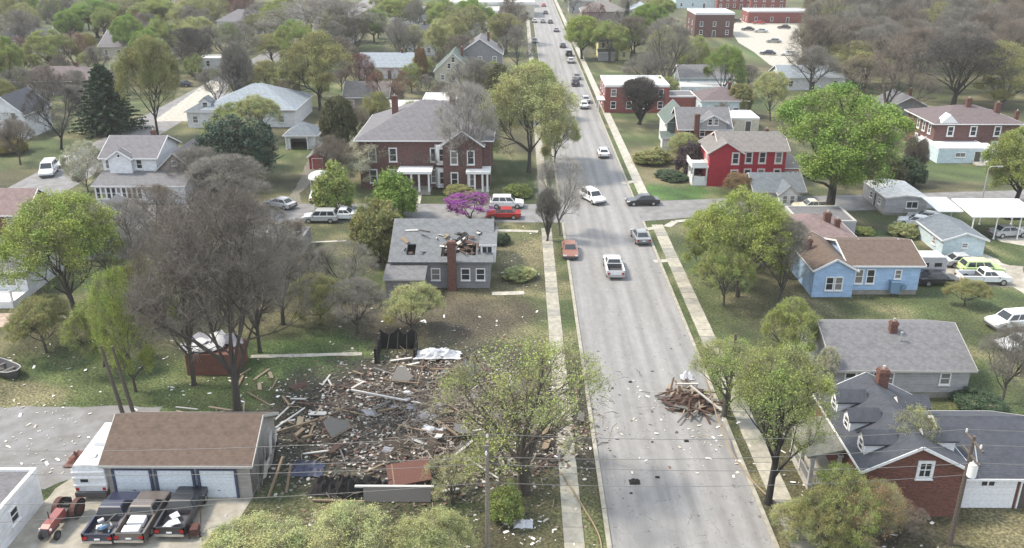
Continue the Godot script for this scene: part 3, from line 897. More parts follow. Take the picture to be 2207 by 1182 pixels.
func roads() -> void:
	var m := mat("street", Color(0.25, 0.248, 0.25), 0.88, null)
	m.albedo_texture = TX.asphalt
	var b := MB.new()
	var z := 20.0
	while z > -1200.0:
		var e := z - (20.0 if z > -460 else 200.0)
		var k := b.v.size()
		for q in [[6.0, z], [16.3, z], [6.0, e], [16.3, e]]:
			b.v.append(V(q[0], 0.012, q[1])); b.n.append(Vector3.UP); b.u.append(Vector2((q[0] - 6.0) / 10.3, q[1] / 42.0))
		b.i.append_array(PackedInt32Array([k, k + 2, k + 1, k + 1, k + 2, k + 3]))
		z = e
	struct("street", b.mesh(), m, "wide pale asphalt street running away up the middle of town")
	sheet("side_street", [-66.0, 10.0, -66.0, -460.0, -75.5, -460.0, -75.5, 10.0], 0.008, M.old_asphalt, "parallel asphalt street on the left")
	sheet("cross_street", [6.05, -109.6, 6.05, -117.6, -130.0, -117.6, -130.0, -109.6], 0.016, M.old_asphalt, "asphalt cross street on the left of the junction")
	sheet("cross_street", [16.25, -110.2, 30.0, -113.5, 110.0, -121.0, 200.0, -128.0, 200.0, -136.0, 110.0, -128.5, 30.0, -120.5, 16.25, -118.8], 0.016, M.old_asphalt, "asphalt cross street on the right of the junction")
	sheet("alley", [-29.0, -62.5, -28.4, -56.0, -33.0, -51.2, -60.0, -51.2, -60.0, -62.0], 0.008, M.old_asphalt, "grey asphalt alley behind the garage, strewn with scraps")
	sheet("driveway", [-33.2, -38.0, -32.3, -51.3, -31.5, -53.6, -28.0, -55.6, -28.0, -50.5, -18.2, -50.5, -18.6, -47.5, -20.5, -43.5, -22.0, -38.0], 0.012, M.drive_concrete, "pale concrete apron in front of the three-door garage")
	sheet("driveway", [-35.38, -147.82, -32.99, -147.83, -31.37, -135.53, -31.53, -121.89, -27.43, -109.39, -30.97, -98.94, -32.54, -100.55, -32.77, -117.43, -32.98, -126.63], 0.012, M.gravel, "pale driveway from the small red barn to the cross street")
	sheet("driveway", [-71.59, -170.97, -75.78, -219.07, -71.28, -213.84, -63.40, -171.03], 0.02, M.pale_concrete, "pale stretch of concrete beside the spruce")
	sheet("lane", [49.3, -110.5, 53.0, -110.5, 58.5, -84.0, 63.0, -70.0, 57.5, -70.0, 54.3, -84.0], 0.012, M.pale_concrete, "pale concrete lane past the carport")
	sheet("parking_pad", [59.49, -106.33, 65.48, -108.55, 63.69, -99.61, 59.62, -102.53], 0.02, M.pale_concrete, "white concrete pad under the open carport")
	sheet("parking_pad", [43.65, -89.85, 54.52, -87.83, 57.92, -94.26, 47.50, -95.50], 0.016, M.drive_concrete, "concrete parking pad beside the blue house")
	sheet("parking_lot", [76.65, -331.16, 89.70, -366.67, 107.38, -349.84, 81.06, -256.73, 70.18, -224.91, 68.40, -243.80, 70.19, -268.86, 70.50, -289.95], 0.012, M.pale_concrete, "bright concrete car park among the far red buildings")
	sheet("parking_lot", [96.92, -397.41, 129.86, -381.70, 115.86, -338.90, 91.20, -343.35], 0.012, M.pale_concrete, "bright far car park behind the brick shop")
	sheet("path", [20.0, -140.0, 20.0, -141.2, 30.0, -141.2, 30.0, -140.0], 0.012, M.concrete)
	var kerb := MB.new()
	for s in [[5.85, -109.4, 30.0], [5.85, -460.0, -117.8], [16.45, -110.0, 30.0], [16.45, -460.0, -119.0]]:
		kerb.box(V(s[0], 0.06, (s[1] + s[2]) / 2), V(0.3, 0.13, absf(s[2] - s[1])))
	struct("kerb", kerb.mesh(), M.concrete, "low concrete kerbs along the main street")
	# sidewalks of single slabs while they can be told apart, one strip beyond
	for s in [[3.65, 1.3, -36.0, -108.0, "left-hand sidewalk of worn concrete slabs"], [18.1, 1.45, -36.0, -109.0, "right-hand sidewalk of worn concrete slabs"]]:
		var o := Node3D.new()
		o.name = numbered("sidewalk")
		add_child(o)
		meta(o, s[4], "", "", "structure")
		var zz: float = s[2]
		var meshes := []
		for k in 4:
			var q := MB.new()
			q.box(V(0, 0, 0), V(s[1], 0.12, 1.47 + 0.005 * k))
			meshes.append(q.mesh())
		while zz > s[3]:
			var p := part(o, "slab", meshes[R.randi() % 4], [M.concrete, M.slab_pale, M.slab_grey][R.randi() % 3])
			p.position = V(s[0] + rf(-0.015, 0.015), 0.0 + rf(-0.012, 0.015), zz)
			p.rotation = V(rf(-0.008, 0.008), rf(-0.006, 0.006), rf(-0.008, 0.008))
			zz -= 1.5
	sheet("sidewalk", [17.4, -120.0, 18.85, -120.0, 18.5, -460.0, 17.2, -460.0], 0.04, M.pale_concrete, "far stretch of the right-hand sidewalk")
	sheet("sidewalk", [3.0, -119.0, 4.3, -119.0, 4.3, -460.0, 3.0, -460.0], 0.04, M.concrete, "far stretch of the left-hand sidewalk under the trees")
	for q in [[15.57, -127.97, 17.96, -129.24, 1.2], [15.62, -106.56, 18.48, -107.85, 1.0], [15.81, -95.43, 17.77, -95.89, 1.0], [19.20, -107.86, 20.71, -110.12, 1.0], [20.71, -110.12, 23.49, -110.71, 1.0], [-3.04, -106.42, 2.58, -105.93, 0.9], [-14.98, -126.76, -14.46, -117.56, 1.6], [0.70, -86.18, -2.75, -85.91, 0.9],
			[-24.26, -71.26, -14.24, -71.89, 0.6], [-47.51, -79.62, -41.17, -80.00, 0.8], [-31.50, -100.88, -21.26, -102.29, 0.5]]:
		var a := Vector2(q[0], q[1])
		var e := Vector2(q[2], q[3])
		var n: Vector2 = (e - a).orthogonal().normalized() * q[4] / 2.0
		sheet("path", [a.x + n.x, a.y + n.y, e.x + n.x, e.y + n.y, e.x - n.x, e.y - n.y, a.x - n.x, a.y - n.y], 0.05, M.pale_concrete)

# ---------- the houses one can tell apart ----------
func near_buildings() -> void:
	var o: Node3D
	var m: MB
	# three-door garage
	o = house("garage", "low garage with brown shingle roof and three pale doors", -23.1, -50.4, 0, "garage")
	block(o, 0, -3.2, 9.8, 6.4, 0, 2.75, M.side_beige, "gx", 1.75, M.roof_brown, 0.3, "trim_grey")
	for k in 3:
		var x := -3.15 + 2.9 * k
		m = MB.new()
		for r in 4: m.box(V(0, 0.285 + 0.55 * r, 0.0), V(2.36, 0.535, 0.05))
		for r in 4:
			for c in 4: m.box(V(-0.885 + 0.59 * c, 0.285 + 0.55 * r, 0.026), V(0.45, 0.36, 0.02))
		var d := part(o, "garage_door", m.mesh(), M.door_pale)
		d.position = V(x, 0, 0.04)
		m = MB.new()
		for s in [-1.0, 1.0]: m.box(V(s * 1.27, 1.12, 0.05), V(0.15, 2.24, 0.13))
		m.box(V(0, 2.29, 0.05), V(2.69, 0.1, 0.13))
		part(d, "frame", m.mesh(), M.trim_navy)
		m = MB.new()
		m.box(V(0, 0.62, 0.06), V(0.16, 0.05, 0.06))
		part(d, "handle", m.mesh(), M.chrome)
	for k in 9:   # siding torn from the right gable
		m = MB.new()
		var hgt := rf(1.4, 3.2)
		m.prism(v2([-0.3, 0.0, 0.32, 0.05, 0.28, hgt, 0.1, hgt - 0.3, -0.12, hgt + 0.15, -0.3, hgt - 0.1]), V(0, 0, 0), V(0, 0, 1), Vector3.UP, V(0.03, 0, 0))
		var t := part(o, "torn_siding", m.mesh(), [M.board_grey, M.side_beige, M.board_white][k % 3])
		t.position = V(5.0 + rf(0, 0.35), rf(0, 0.5), -0.4 - 0.66 * k)
		t.rotation = V(rf(-0.25, 0.25), rf(-0.5, 0.5), rf(-0.35, -0.05))
	m = MB.new()
	m.bar(V(3.4, 3.35, -1.1), V(4.9, 3.72, -1.7), 0.12, 0.05)
	part(o, "loose_batten", m.mesh(), M.board_grey)
	# white building in the lower left corner
	o = house("white_building", "white walled building with low roof and parapet at the bottom left corner", -38.6, -42.0, 0, "building")
	block(o, 0, -1.0, 12.6, 13.4, 0, 2.5, M.side_white, "flat", 0.3, M.roof_lilac)
	block(o, -3.2, 2.6, 9.0, 10.0, 2.5, 4.4, M.side_white, "flat", 0.25, M.roof_lilac, 0.35, "white_trim", "upper_wall")
	for k in 3: window(o, 6.3, 1.5, 2.0 - 3.2 * k, 90, 0.8, 0.9)
	door(o, 6.3, 0.0, 4.3, 90, 0.95, 2.05, M.door_dark)
	# brick house with dormers, lower right
	o = house("brick_house", "red brick house with dark roof and white dormers at the lower right", 26.0, -48.6, 0)
	block(o, 0, -4.7, 6.8, 9.4, 0, 3.75, M.brick_wall, "gz", 1.75, M.roof_slate, 0.3)
	block(o, 6.35, -5.0, 5.9, 8.0, 0, 2.6, M.brick_wall, "gx", 2.0, M.roof_slate, 0.35, "white_trim", "wing_wall")
	for z in [-1.8, -4.6, -7.2]: dormer(o, -3.05, 3.9, z, -90, 1.3, 1.05, 2.1, M.side_white, M.roof_slate)
	for z in [-2.2, -6.4]: dormer(o, 3.05, 3.9, z, 90, 1.3, 1.05, 2.1, M.side_white, M.roof_slate)
	window(o, 0.55, 3.7, 0.0, 0, 0.7, 1.0, 3, "white_trim", 0.2)
	window(o, -1.6, 1.6, 0.0, 0, 0.9, 1.3)
	for z in [-7.4]: window(o, -3.4, 1.7, z, -90, 0.8, 1.3)
	chimney(o, 0.6, 4.9, -8.3, 0.75, 1.7, M.brick_chimney)
	m = MB.new()
	for r in 4: m.box(V(0, 0.3 + 0.56 * r, 0), V(3.9, 0.545, 0.06))
	var gd := part(o, "garage_door", m.mesh(), M.door_white)
	gd.position = V(5.45, 0, -0.96)
	m = MB.new()
	for s in [-0.24, 0.24]: m.box(V(s, 2.0, 0.035), V(0.36, 0.34, 0.02))
	part(gd, "pane", m.mesh(), M.glass)
	door(o, 8.2, 0.0, -0.97, 0, 0.9, 2.05, M.door_dark)
	posts(o, [[8.75, -0.7]], 0, 2.6, 0.14)
	o.position.y = 0.0
	# its side porch
	var po := MB.new()
	po.box(V(-4.6, 0.22, -4.9), V(2.4, 0.44, 4.2))
	part(o, "porch_floor", po.mesh(), M.pale_concrete)
	po = MB.new()
	po.prism(v2([-1.5, 2.75, 1.35, 3.45, 1.35, 3.6, -1.5, 2.9]), V(-4.65, 0, -7.1), V(1, 0, 0), Vector3.UP, V(0, 0, 4.5))
	part(o, "porch_roof", po.mesh(), M.roof_lichen)
	posts(o, [[-5.7, -2.9], [-5.7, -4.9], [-5.7, -6.9]], 0.44, 2.75, 0.26, "trim_grey")
	posts(o, [[-3.9, -2.75]], 0.44, 3.0, 0.22, "trim_grey")
	railing(o, V(-5.5, 0.44, -2.8), V(-3.6, 0.44, -2.8), 0.8, "trim_grey")
	railing(o, V(-5.75, 0.44, -3.1), V(-5.75, 0.44, -6.8), 0.8, "trim_grey")
	# long grey house behind it
	o = house("grey_house", "long pale grey house with grey roof behind the brick house", 31.7, -64.3)
	block(o, 0, -4.6, 11.0, 9.2, 0.55, 2.75, M.side_grey, "gx", 1.9, M.roof_grey, 0.35, "trim_grey")
	m = MB.new()
	m.box(V(0, 0.27, -4.6), V(10.9, 0.54, 9.1))
	part(o, "foundation", m.mesh(), M.slab_grey)
	for q in [[-4.3, 0.75], [-3.35, 0.75], [-1.1, 0.6], [3.5, 0.7]]: window(o, q[0], 1.85, 0.0, 0, q[1], 0.95, 1)
	door(o, -1.95, 0.56, 0.0, 0, 0.85, 1.9, M.door_dark)
	m = MB.new()
	m.box(V(-1.95, 0.26, 0.6), V(1.5, 0.5, 1.2)); m.box(V(-1.95, 0.12, 1.4), V(1.5, 0.24, 0.4))
	part(o, "steps", m.mesh(), M.concrete)
	chimney(o, 0.2, 4.0, -3.6, 0.6, 1.3, M.brick_chimney)
	vent(o, 0.55, 4.2, -2.6)
	# blue house
	o = house("blue_house", "sky blue house with brown roof and front gable", 36.6, -86.0)
	block(o, 1.9, -4.1, 7.4, 8.2, 0.55, 3.4, M.side_blue, "gx", 1.2, M.roof_brown, 0.35)
	block(o, -3.6, -3.3, 4.2, 8.0, 0.0, 3.15, M.side_blue, "gz", 1.15, M.roof_brown, 0.3, "white_trim", "wing_wall")
	m = MB.new()
	m.box(V(1.9, 0.27, -4.1), V(7.3, 0.54, 8.1))
	part(o, "foundation", m.mesh(), M.slab_grey)
	for x in [-4.0, -3.05]: window(o, x, 1.55, 0.7, 0, 0.66, 1.35)
	for x in [-0.75, 0.45]: window(o, x, 2.1, 0.0, 0, 0.7, 1.45)
	window(o, 3.3, 2.35, 0.0, 0, 0.55, 0.85)
	m = MB.new()
	m.box(V(3.0, 1.05, 0.4), V(0.9, 1.2, 0.7)); m.box(V(3.0, 1.7, 0.4), V(1.0, 0.08, 0.8))
	part(o, "meter_cabinet", m.mesh(), M.steel_blue)
	m = MB.new()
	m.tube([V(4.0, 1.0, 0.25), V(4.0, 1.0, 0.38)], [0.32, 0.3], 14)
	m.box(V(4.0, 0.8, 0.12), V(0.1, 0.3, 0.3))
	part(o, "satellite_dish", m.mesh(), M.steel_blue)
	chimney(o, -5.1, 2.9, -3.9, 0.6, 1.9, M.brick_chimney)
	for x in [0.3, 4.6]: vent(o, x, 4.3, -4.2, 0.35)
	# pink roof behind
	o = house("hipped_house", "house with faded pink-brown hipped roof and chimneys behind the blue house", 34.4, -95.0)
	block(o, 0, -4.5, 9.0, 9.0, 0, 2.6, M.side_cream, "hip", 1.9, M.roof_pink, 0.4)
	block(o, 3.2, -9.8, 7.0, 6.0, 0, 2.7, M.side_grey, "flat", 0.25, M.roof_grey, 0.35, "trim_grey", "annex_wall")
	chimney(o, 1.9, 3.5, -3.6, 0.75, 1.5, M.brick_chimney)
	chimney(o, 2.9, 3.1, -2.9, 0.6, 1.3, M.brick_chimney)
	for x in [-3.0, -1.0, 1.0, 3.0]: window(o, x, 1.5, 0.0, 0, 0.8, 1.2)
	# pale blue garage
	o = house("small_garage", "small pale blue garage with grey gabled roof by the white lane", 52.4, -97.6, 0, "garage")
	block(o, 0, -3.4, 4.9, 6.8, 0, 2.05, M.side_ice, "gz", 0.85, M.roof_blue, 0.3)
	window(o, 0.1, 1.35, 0.0, 0, 0.6, 0.45)
	window(o, -2.45, 1.15, -2.2, -90, 0.7, 0.7)
	# carport
	o = house("carport", "open carport with a long white sloping metal roof", 57.5, -104.0, 0, "carport")
	m = MB.new()
	m.prism(v2([-5.4, 3.35, 0.6, 2.85, 0.6, 2.97, -5.4, 3.47]), V(-1.6, 0, 0), V(0, 0, 1), Vector3.UP, V(8.6, 0, 0))
	for k in 14: m.box(V(-1.3 + 0.62 * k, 3.22, -2.4), V(0.05, 0.06, 5.9), Basis(Vector3.RIGHT, 0.083))
	part(o, "roof", m.mesh(), M.white_metal)
	m = MB.new()
	m.prism(v2([-5.4, 3.2, -0.4, 2.85, -0.4, 2.97, -5.4, 3.32]), V(-4.9, 0, -1.2), V(0, 0, 1), Vector3.UP, V(3.2, 0, 0))
	part(o, "lean_to_roof", m.mesh(), M.white_metal)
	posts(o, [[-1.3, 0.4], [1.6, 0.4], [4.5, 0.4], [6.7, 0.4], [-1.3, -5.2], [2.6, -5.2], [6.7, -5.2], [-4.6, -1.8]], 0, 2.9, 0.12)
	# trailer home
	o = house("trailer_home", "pale boxy trailer home at the corner of the cross street", 51.8, -112.9, 0, "trailer home")
	block(o, 0, -4.0, 5.6, 8.0, 0.35, 2.35, M.side_grey, "gz", 0.35, M.white_roof, 0.12, "trim_grey")
	for k in 2: window(o, -2.8, 1.5, -1.8 - 3.0 * k, -90, 0.9, 0.7)
	window(o, 0.8, 1.5, 0.0, 0, 1.4, 0.8, 2)
	door(o, -2.8, 0.36, -3.3, -90, 0.8, 1.8, M.door_dark)
	m = MB.new()
	m.box(V(0, 0.17, -4.0), V(5.4, 0.34, 7.8))
	part(o, "skirt", m.mesh(), M.slab_grey)
	# red house
	o = house("red_house", "deep red two-storey house with white trim and side porch", 33.6, -127.0)
	block(o, 1.2, -4.4, 9.6, 8.0, 0, 5.35, M.side_red, "gx", 1.75, M.roof_taupe, 0.4, "trim_pink")
	block(o, -3.1, -3.2, 4.6, 6.8, 0, 5.2, M.side_red, "gz", 1.45, M.roof_taupe, 0.4, "trim_pink", "wing_wall")
	for fl in 2:
		window(o, -1.6, 1.6 + 2.6 * fl, 0.2, 0, 0.75, 1.45, 1, "trim_pink", 0.2)
		for x in [0.5, 2.5, 4.9]: window(o, x, 1.6 + 2.6 * fl, -0.4, 0, 0.75, 1.45, 1, "trim_pink", 0.2)
	for z in [-1.2, -2.3]: window(o, -5.4, 4.2, z, -90, 0.6, 1.5, 1, "trim_pink", 0.2)
	chimney(o, 3.9, 6.2, -4.6, 0.5, 1.3, M.brick_chimney)
	m = MB.new()
	m.box(V(-6.6, 0.25, -2.4), V(2.2, 0.5, 4.8))
	part(o, "porch_floor", m.mesh(), M.white_trim)
	m = MB.new()
	m.box(V(-6.65, 2.8, -2.45), V(2.5, 0.22, 5.1)); m.box(V(-7.8, 3.2, -2.45), V(0.14, 0.7, 5.0)); m.box(V(-6.7, 3.2, 0.0), V(2.2, 0.7, 0.12))
	part(o, "porch_roof", m.mesh(), M.white_trim)
	m = MB.new()
	m.box(V(-7.6, 0.95, -2.4), V(0.1, 0.9, 4.7)); m.box(V(-6.6, 0.95, -0.05), V(2.0, 0.9, 0.1))
	part(o, "porch_wall", m.mesh(), M.white_trim)
	posts(o, [[-7.6, -0.1], [-5.6, -0.1], [-7.6, -1.7], [-7.6, -3.3], [-7.6, -4.7]], 0.5, 2.7, 0.2)
	block(o, 7.2, -4.0, 2.6, 5.0, 0, 2.3, M.side_red, "shed", 0.7, M.roof_taupe, 0.2, "white_trim", "annex_wall")
	for x in [6.4, 7.2, 8.0]: window(o, x, 1.3, -1.5, 0, 0.5, 1.0)
	# grey-roofed house in front of it
	o = house("cottage", "low cottage with slate grey roof in front of the red house", 36.3, -117.9, 0)
	block(o, 0, -3.4, 6.6, 6.6, 0, 1.9, M.side_grey, "gx", 1.6, M.roof_blue, 0.4, "trim_grey")
	block(o, 0.9, 0.0, 2.4, 3.0, 0, 1.9, M.side_white, "gz", 1.1, M.roof_blue, 0.25, "trim_grey", "porch_wall")
	for x in [0.4, 1.4]: window(o, x, 1.1, 1.5, 0, 0.55, 1.1)
	window(o, -2.0, 1.1, -0.1, 0, 0.7, 1.0)
	# green gabled and brick house
	o = house("green_house", "green-gabled white house with steep roof beyond the red house", 25.33, -149.89, 0)
	block(o, 2.4, -4.0, 4.4, 8.0, 0, 4.6, M.side_white, "gz", 2.2, M.roof_green, 0.4)
	block(o, 1.0, 0.8, 3.4, 1.8, 0, 2.3, M.side_white, "shed", 0.6, M.roof_green, 0.3, "white_trim", "porch_wall")
	m = MB.new()
	m.prism(v2([-2.1, 0.0, 2.1, 0.0, 0, 2.1]), V(2.4, 4.6, 0.0), V(1, 0, 0), Vector3.UP, V(0, 0, 0.05))
	m.box(V(2.4, 3.5, 0.03), V(4.2, 2.0, 0.05))
	part(o, "gable_shingles", m.mesh(), M.side_green)
	for x in [1.4, 3.3]: window(o, x, 1.5, 0.0, 0, 0.8, 1.3)
	o = house("brick_house", "dark brick house with grey gabled roof, tall chimney and dormer window", 31.06, -145.10, 0)
	block(o, 0, -4.2, 8.4, 8.4, 0, 4.6, M.brick_wall, "gx", 2.6, M.roof_grey, 0.4)
	block(o, 1.2, -1.2, 4.6, 3.0, 4.4, 5.6, M.side_grey, "gz", 1.2, M.roof_grey, 0.3, "white_trim", "dormer_wall")
	for x in [0.7, 1.7]: window(o, x, 5.7, 0.3, 0, 0.6, 0.9)
	for x in [-2.9, -0.4, 1.8, 3.2]:
		window(o, x, 1.6, 0.0, 0, 0.8, 1.4)
		window(o, x, 3.9, 0.0, 0, 0.7, 1.2)
	chimney(o, -1.5, 2.2, 0.42, 0.8, 4.8, M.brick_chimney)
	# red flat-roofed building
	o = house("brick_building", "two-storey red brick building with pale flat roof at the street corner", 24.2, -180.0, 0, "building")
	block(o, 0, -6.0, 13.0, 12.0, 0, 5.2, M.brick_pink, "flat", 0.45, M.white_roof)
	for fl in 2:
		for x in [-4.8, -1.6, 1.6, 4.8]: window(o, x, 1.6 + 2.5 * fl, 0.0, 0, 0.9, 1.3)
		for z in [-2.5, -6.0, -9.5]: window(o, -6.5, 1.6 + 2.5 * fl, z, -90, 0.9, 1.3)
	m = MB.new()
	m.box(V(-7.2, 2.6, -2.0), V(1.6, 0.16, 4.2))
	part(o, "porch_roof", m.mesh(), M.white_trim)
	posts(o, [[-7.8, -0.1], [-7.8, -3.8]], 0, 2.5, 0.2)
	block(o, 9.4, -4.0, 5.6, 6.0, 0, 3.0, M.brick_pink, "flat", 0.3, M.roof_lilac, 0.3, "white_trim", "annex_wall")
	# yellow house
	o = house("yellow_house", "pale yellow two-storey house with dark hipped roof", 27.0, -253.0)
	block(o, 0, -5.0, 8.6, 9.0, 0, 4.8, M.side_yellow, "hip", 2.5, M.roof_slate, 0.5)
	block(o, 2.6, -0.6, 3.0, 2.4, 0, 4.8, M.side_yellow, "gz", 1.4, M.roof_slate, 0.3, "white_trim", "bay_wall")
	for fl in 2:
		for x in [-3.2, -1.0]: window(o, x, 1.5 + 2.4 * fl, -0.5, 0, 0.8, 1.3)
		window(o, 2.6, 1.5 + 2.4 * fl, 0.6, 0, 0.8, 1.3)
	block(o, -2.4, 1.0, 4.4, 2.4, 0, 2.3, M.side_grey, "shed", 0.5, M.roof_grey, 0.3, "white_trim", "porch_wall")
	# brick mansion on the left of the street
	o = house("brick_mansion", "large old brick mansion with grey hipped roof and white columned porches", -13.6, -124.6, 0, "house")
	block(o, 0, -9.0, 19.0, 17.0, 0, 7.2, M.brick_mauve, "hip", 4.2, M.roof_lilac, 0.6)
	block(o, 5.6, -0.6, 5.6, 3.4, 0, 7.0, M.brick_mauve, "gz", 2.0, M.roof_lilac, 0.4, "white_trim", "wing_wall")
	for fl in 2:
		for x in [-7.6, -4.6, 1.4]: window(o, x, 1.9 + 3.2 * fl, -0.5, 0, 0.9, 1.8, 1, "white_trim", 0.16)
		for x in [4.4, 6.8]: window(o, x, 1.9 + 3.2 * fl, 1.1, 0, 0.8, 1.8, 1, "white_trim", 0.16)
	m = MB.new()
	for fl in 2:
		m.prism(v2([-1.1, 0, 1.1, 0, 0.7, 0.9, -0.7, 0.9]), V(2.6, 0.4 + 3.4 * fl, -0.5), V(1, 0, 0), V(0, 0, 1), V(0, 2.9, 0))
	part(o, "bay", m.mesh(), M.white_trim)
	for fl in 2: window(o, 2.6, 1.9 + 3.4 * fl, 0.42, 0, 0.7, 1.7, 1)
	for p in [[-1.2, 4.4], [7.9, 3.0]]:
		m = MB.new()
		m.box(V(p[0], 0.25, 1.2), V(p[1], 0.5, 3.0))
		part(o, "porch_floor", m.mesh(), M.concrete)
		m = MB.new()
		m.box(V(p[0], 3.3, 1.25), V(p[1] + 0.5, 0.35, 3.2))
		part(o, "porch_roof", m.mesh(), M.white_trim)
		posts(o, [[p[0] - p[1] / 2 + 0.2, 2.5], [p[0] - 0.5, 2.5], [p[0] + 0.6, 2.5], [p[0] + p[1] / 2 - 0.2, 2.5]], 0.5, 3.15, 0.26)
	chimney(o, -5.0, 9.0, -8.0, 0.9, 3.2, M.brick_chimney)
	chimney(o, 3.5, 9.3, -11.0, 0.9, 2.8, M.brick_chimney)
	m = MB.new()
	m.box(V(-2.5, 9.7, -5.6), V(2.6, 0.14, 1.2), Basis(Vector3.RIGHT, 0.46))
	part(o, "skylight", m.mesh(), M.white_metal)
	# damaged house
	o = house("damaged_house", "blast-damaged house with blue-grey roof broken open to the rafters", -8.2, -87.4)
	m = MB.new()
	m.box(V(0, 1.5, -5.8), V(10.4, 3.0, 11.4))
	part(o, "wall", m.mesh(), M.side_smoke)
	m = MB.new()
	m.prism(v2([-11.5, 3.0, -0.1, 3.0, -6.0, 5.7]), V(-5.2, 0, 0), V(0, 0, 1), Vector3.UP, V(0.12, 0, 0))
	m.prism(v2([-11.5, 3.0, -0.1, 3.0, -6.0, 5.7]), V(5.08, 0, 0), V(0, 0, 1), Vector3.UP, V(0.12, 0, 0))
	part(o, "gable", m.mesh(), M.side_smoke)
	var sl := 2.75 / 6.3   # the front slope is laid in strips so that a hole can stay open
	for k in 12:
		var x0 := -5.6 + 0.93 * k
		m = MB.new()
		var lo: float = 0.0
		if k in [6, 7, 8, 9]: lo = [2.1, 3.3, 3.6, 2.6][k - 6]
		if k == 2: lo = 2.6
		m.prism(v2([-6.05, 5.75, 0.3 - lo - 0.0, 3.0 + sl * lo, 0.3 - lo, 3.14 + sl * lo, -6.05, 5.9]), V(x0, 0, 0), V(0, 0, 1), Vector3.UP, V(0.93, 0, 0))
		if lo > 0.0:
			part(o, "roof_strip", m.mesh(), M.roof_teal)
			m = MB.new()
			m.prism(v2([0.3 - lo * 0.38, 3.0 + sl * lo * 0.38, 0.3, 3.0, 0.3, 3.14, 0.3 - lo * 0.38, 3.14 + sl * lo * 0.38]), V(x0, 0, 0), V(0, 0, 1), Vector3.UP, V(0.93, 0, 0))
		part(o, "roof_strip", m.mesh(), M.roof_teal)
	m = MB.new()
	m.prism(v2([-12.0, 3.0, -6.05, 5.75, -6.05, 5.9, -12.0, 3.14]), V(-5.6, 0, 0), V(0, 0, 1), Vector3.UP, V(11.2, 0, 0))
	part(o, "rear_roof", m.mesh(), M.roof_teal)
	for k in 9:
		m = MB.new()
		m.bar(V(0.2 + 0.5 * k, 3.0, 0.0), V(0.2 + 0.5 * k + rf(-0.2, 0.2), 4.4, -3.4), 0.06, 0.15)
		part(o, "rafter", m.mesh(), M.board_tan)
	for k in 52:
		m = MB.new()
		m.box(V(0, 0, 0), V(rf(0.4, 1.5), 0.04, rf(0.12, 0.5)))
		var t := part(o, "broken_board", m.mesh(), [M.board_tan, M.board_brown, M.board_white, M.board_grey, M.board_brown, M.board_brown, M.charred][k % 7])
		t.position = V(rf(-4.2, 4.4) if k % 3 == 0 else rf(0.2, 4.2), 0, rf(-4.2, -0.8))
		t.position.y = 3.16 - sl * (t.position.z - 0.3) + rf(0.02, 0.15)
		t.rotation = V(rf(0.1, 0.7), rf(0, TAU), rf(-0.3, 0.3))
	chimney(o, 1.2, 0.0, 0.45, 0.9, 5.5, M.brick_chimney)
	for x in [-0.6, 2.6, 4.2]: window(o, x, 1.6, -0.1, 0, 0.8, 1.2)
	block(o, 5.0, -3.4, 1.6, 4.6, 2.6, 4.6, M.side_white, "shed", 0.4, M.roof_teal, 0.15, "white_trim", "dormer_wall")
	window(o, 4.9, 3.9, -1.1, 0, 1.0, 1.0, 2)
	block(o, -3.6, 1.4, 4.0, 2.8, 0, 2.2, M.side_smoke, "shed", 0.5, M.roof_grey, 0.2, "trim_grey", "porch_wall")
	# old white house with porch
	o = house("white_house", "white two-storey house with grey roof, pediment and glazed front porch", -54.0, -121.4)
	block(o, -1.2, -4.6, 7.6, 9.0, 0, 5.6, M.side_white, "gx", 2.0, M.roof_lilac, 0.4)
	block(o, 5.2, -4.2, 5.2, 8.0, 0, 3.8, M.side_taupe, "gz", 2.4, M.roof_lilac, 0.35, "trim_grey", "wing_wall")
	block(o, 1.4, 1.9, 12.6, 3.9, 0, 2.6, M.side_white, "shed", 0.9, M.roof_grey, 0.3, "white_trim", "porch_wall")
	block(o, -2.2, 0.1, 3.2, 1.2, 3.4, 5.6, M.side_white, "gz", 1.1, M.roof_lilac, 0.25, "white_trim", "pediment_wall")
	window(o, -2.2, 6.0, 0.72, 0, 0.34, 0.34, 0)
	for x in [-4.2, 0.2]: window(o, x, 4.6, -0.1, 0, 0.7, 1.2)
	window(o, 5.2, 4.7, -0.2, 0, 0.6, 0.6, 3)
	for k in 9: window(o, -4.4 + 0.72 * k, 1.5, 3.85, 0, 0.5, 1.5, 1)
	chimney(o, 0.8, 6.4, -5.0, 0.6, 1.9, M.brick_chimney)
	# house with the wide pale blue roof
	o = house("blue_roofed_house", "wide house with pale blue-grey hipped roof and white dormer", -53.0, -165.0)
	block(o, 2.0, -8.5, 17.0, 15.0, 0, 3.3, M.side_white, "hip", 3.6, M.roof_pale_blue, 0.5)
	block(o, -6.5, -3.6, 6.4, 6.4, 0, 3.0, M.side_white, "hip", 1.8, M.roof_blue, 0.4, "white_trim", "wing_wall")
	dormer(o, -6.4, 3.4, -1.5, 0, 2.0, 1.3, 2.5, M.side_white, M.roof_blue)
	for x in [-8.2, -4.8, 0.5, 4.0, 8.0]: window(o, x, 1.6, -0.4 if x < -4 else -1.0, 0, 0.9, 1.2)
	# open shed and red barn
	o = house("open_shed", "small white shed with blue-grey hipped roof and a dark opening", -37.4, -148.6, 0, "shed")
	block(o, 0, -3.0, 5.4, 5.6, 9.0, 2.3, M.side_white, "hip", 1.8, M.roof_blue, 0.3, "white_trim", "")
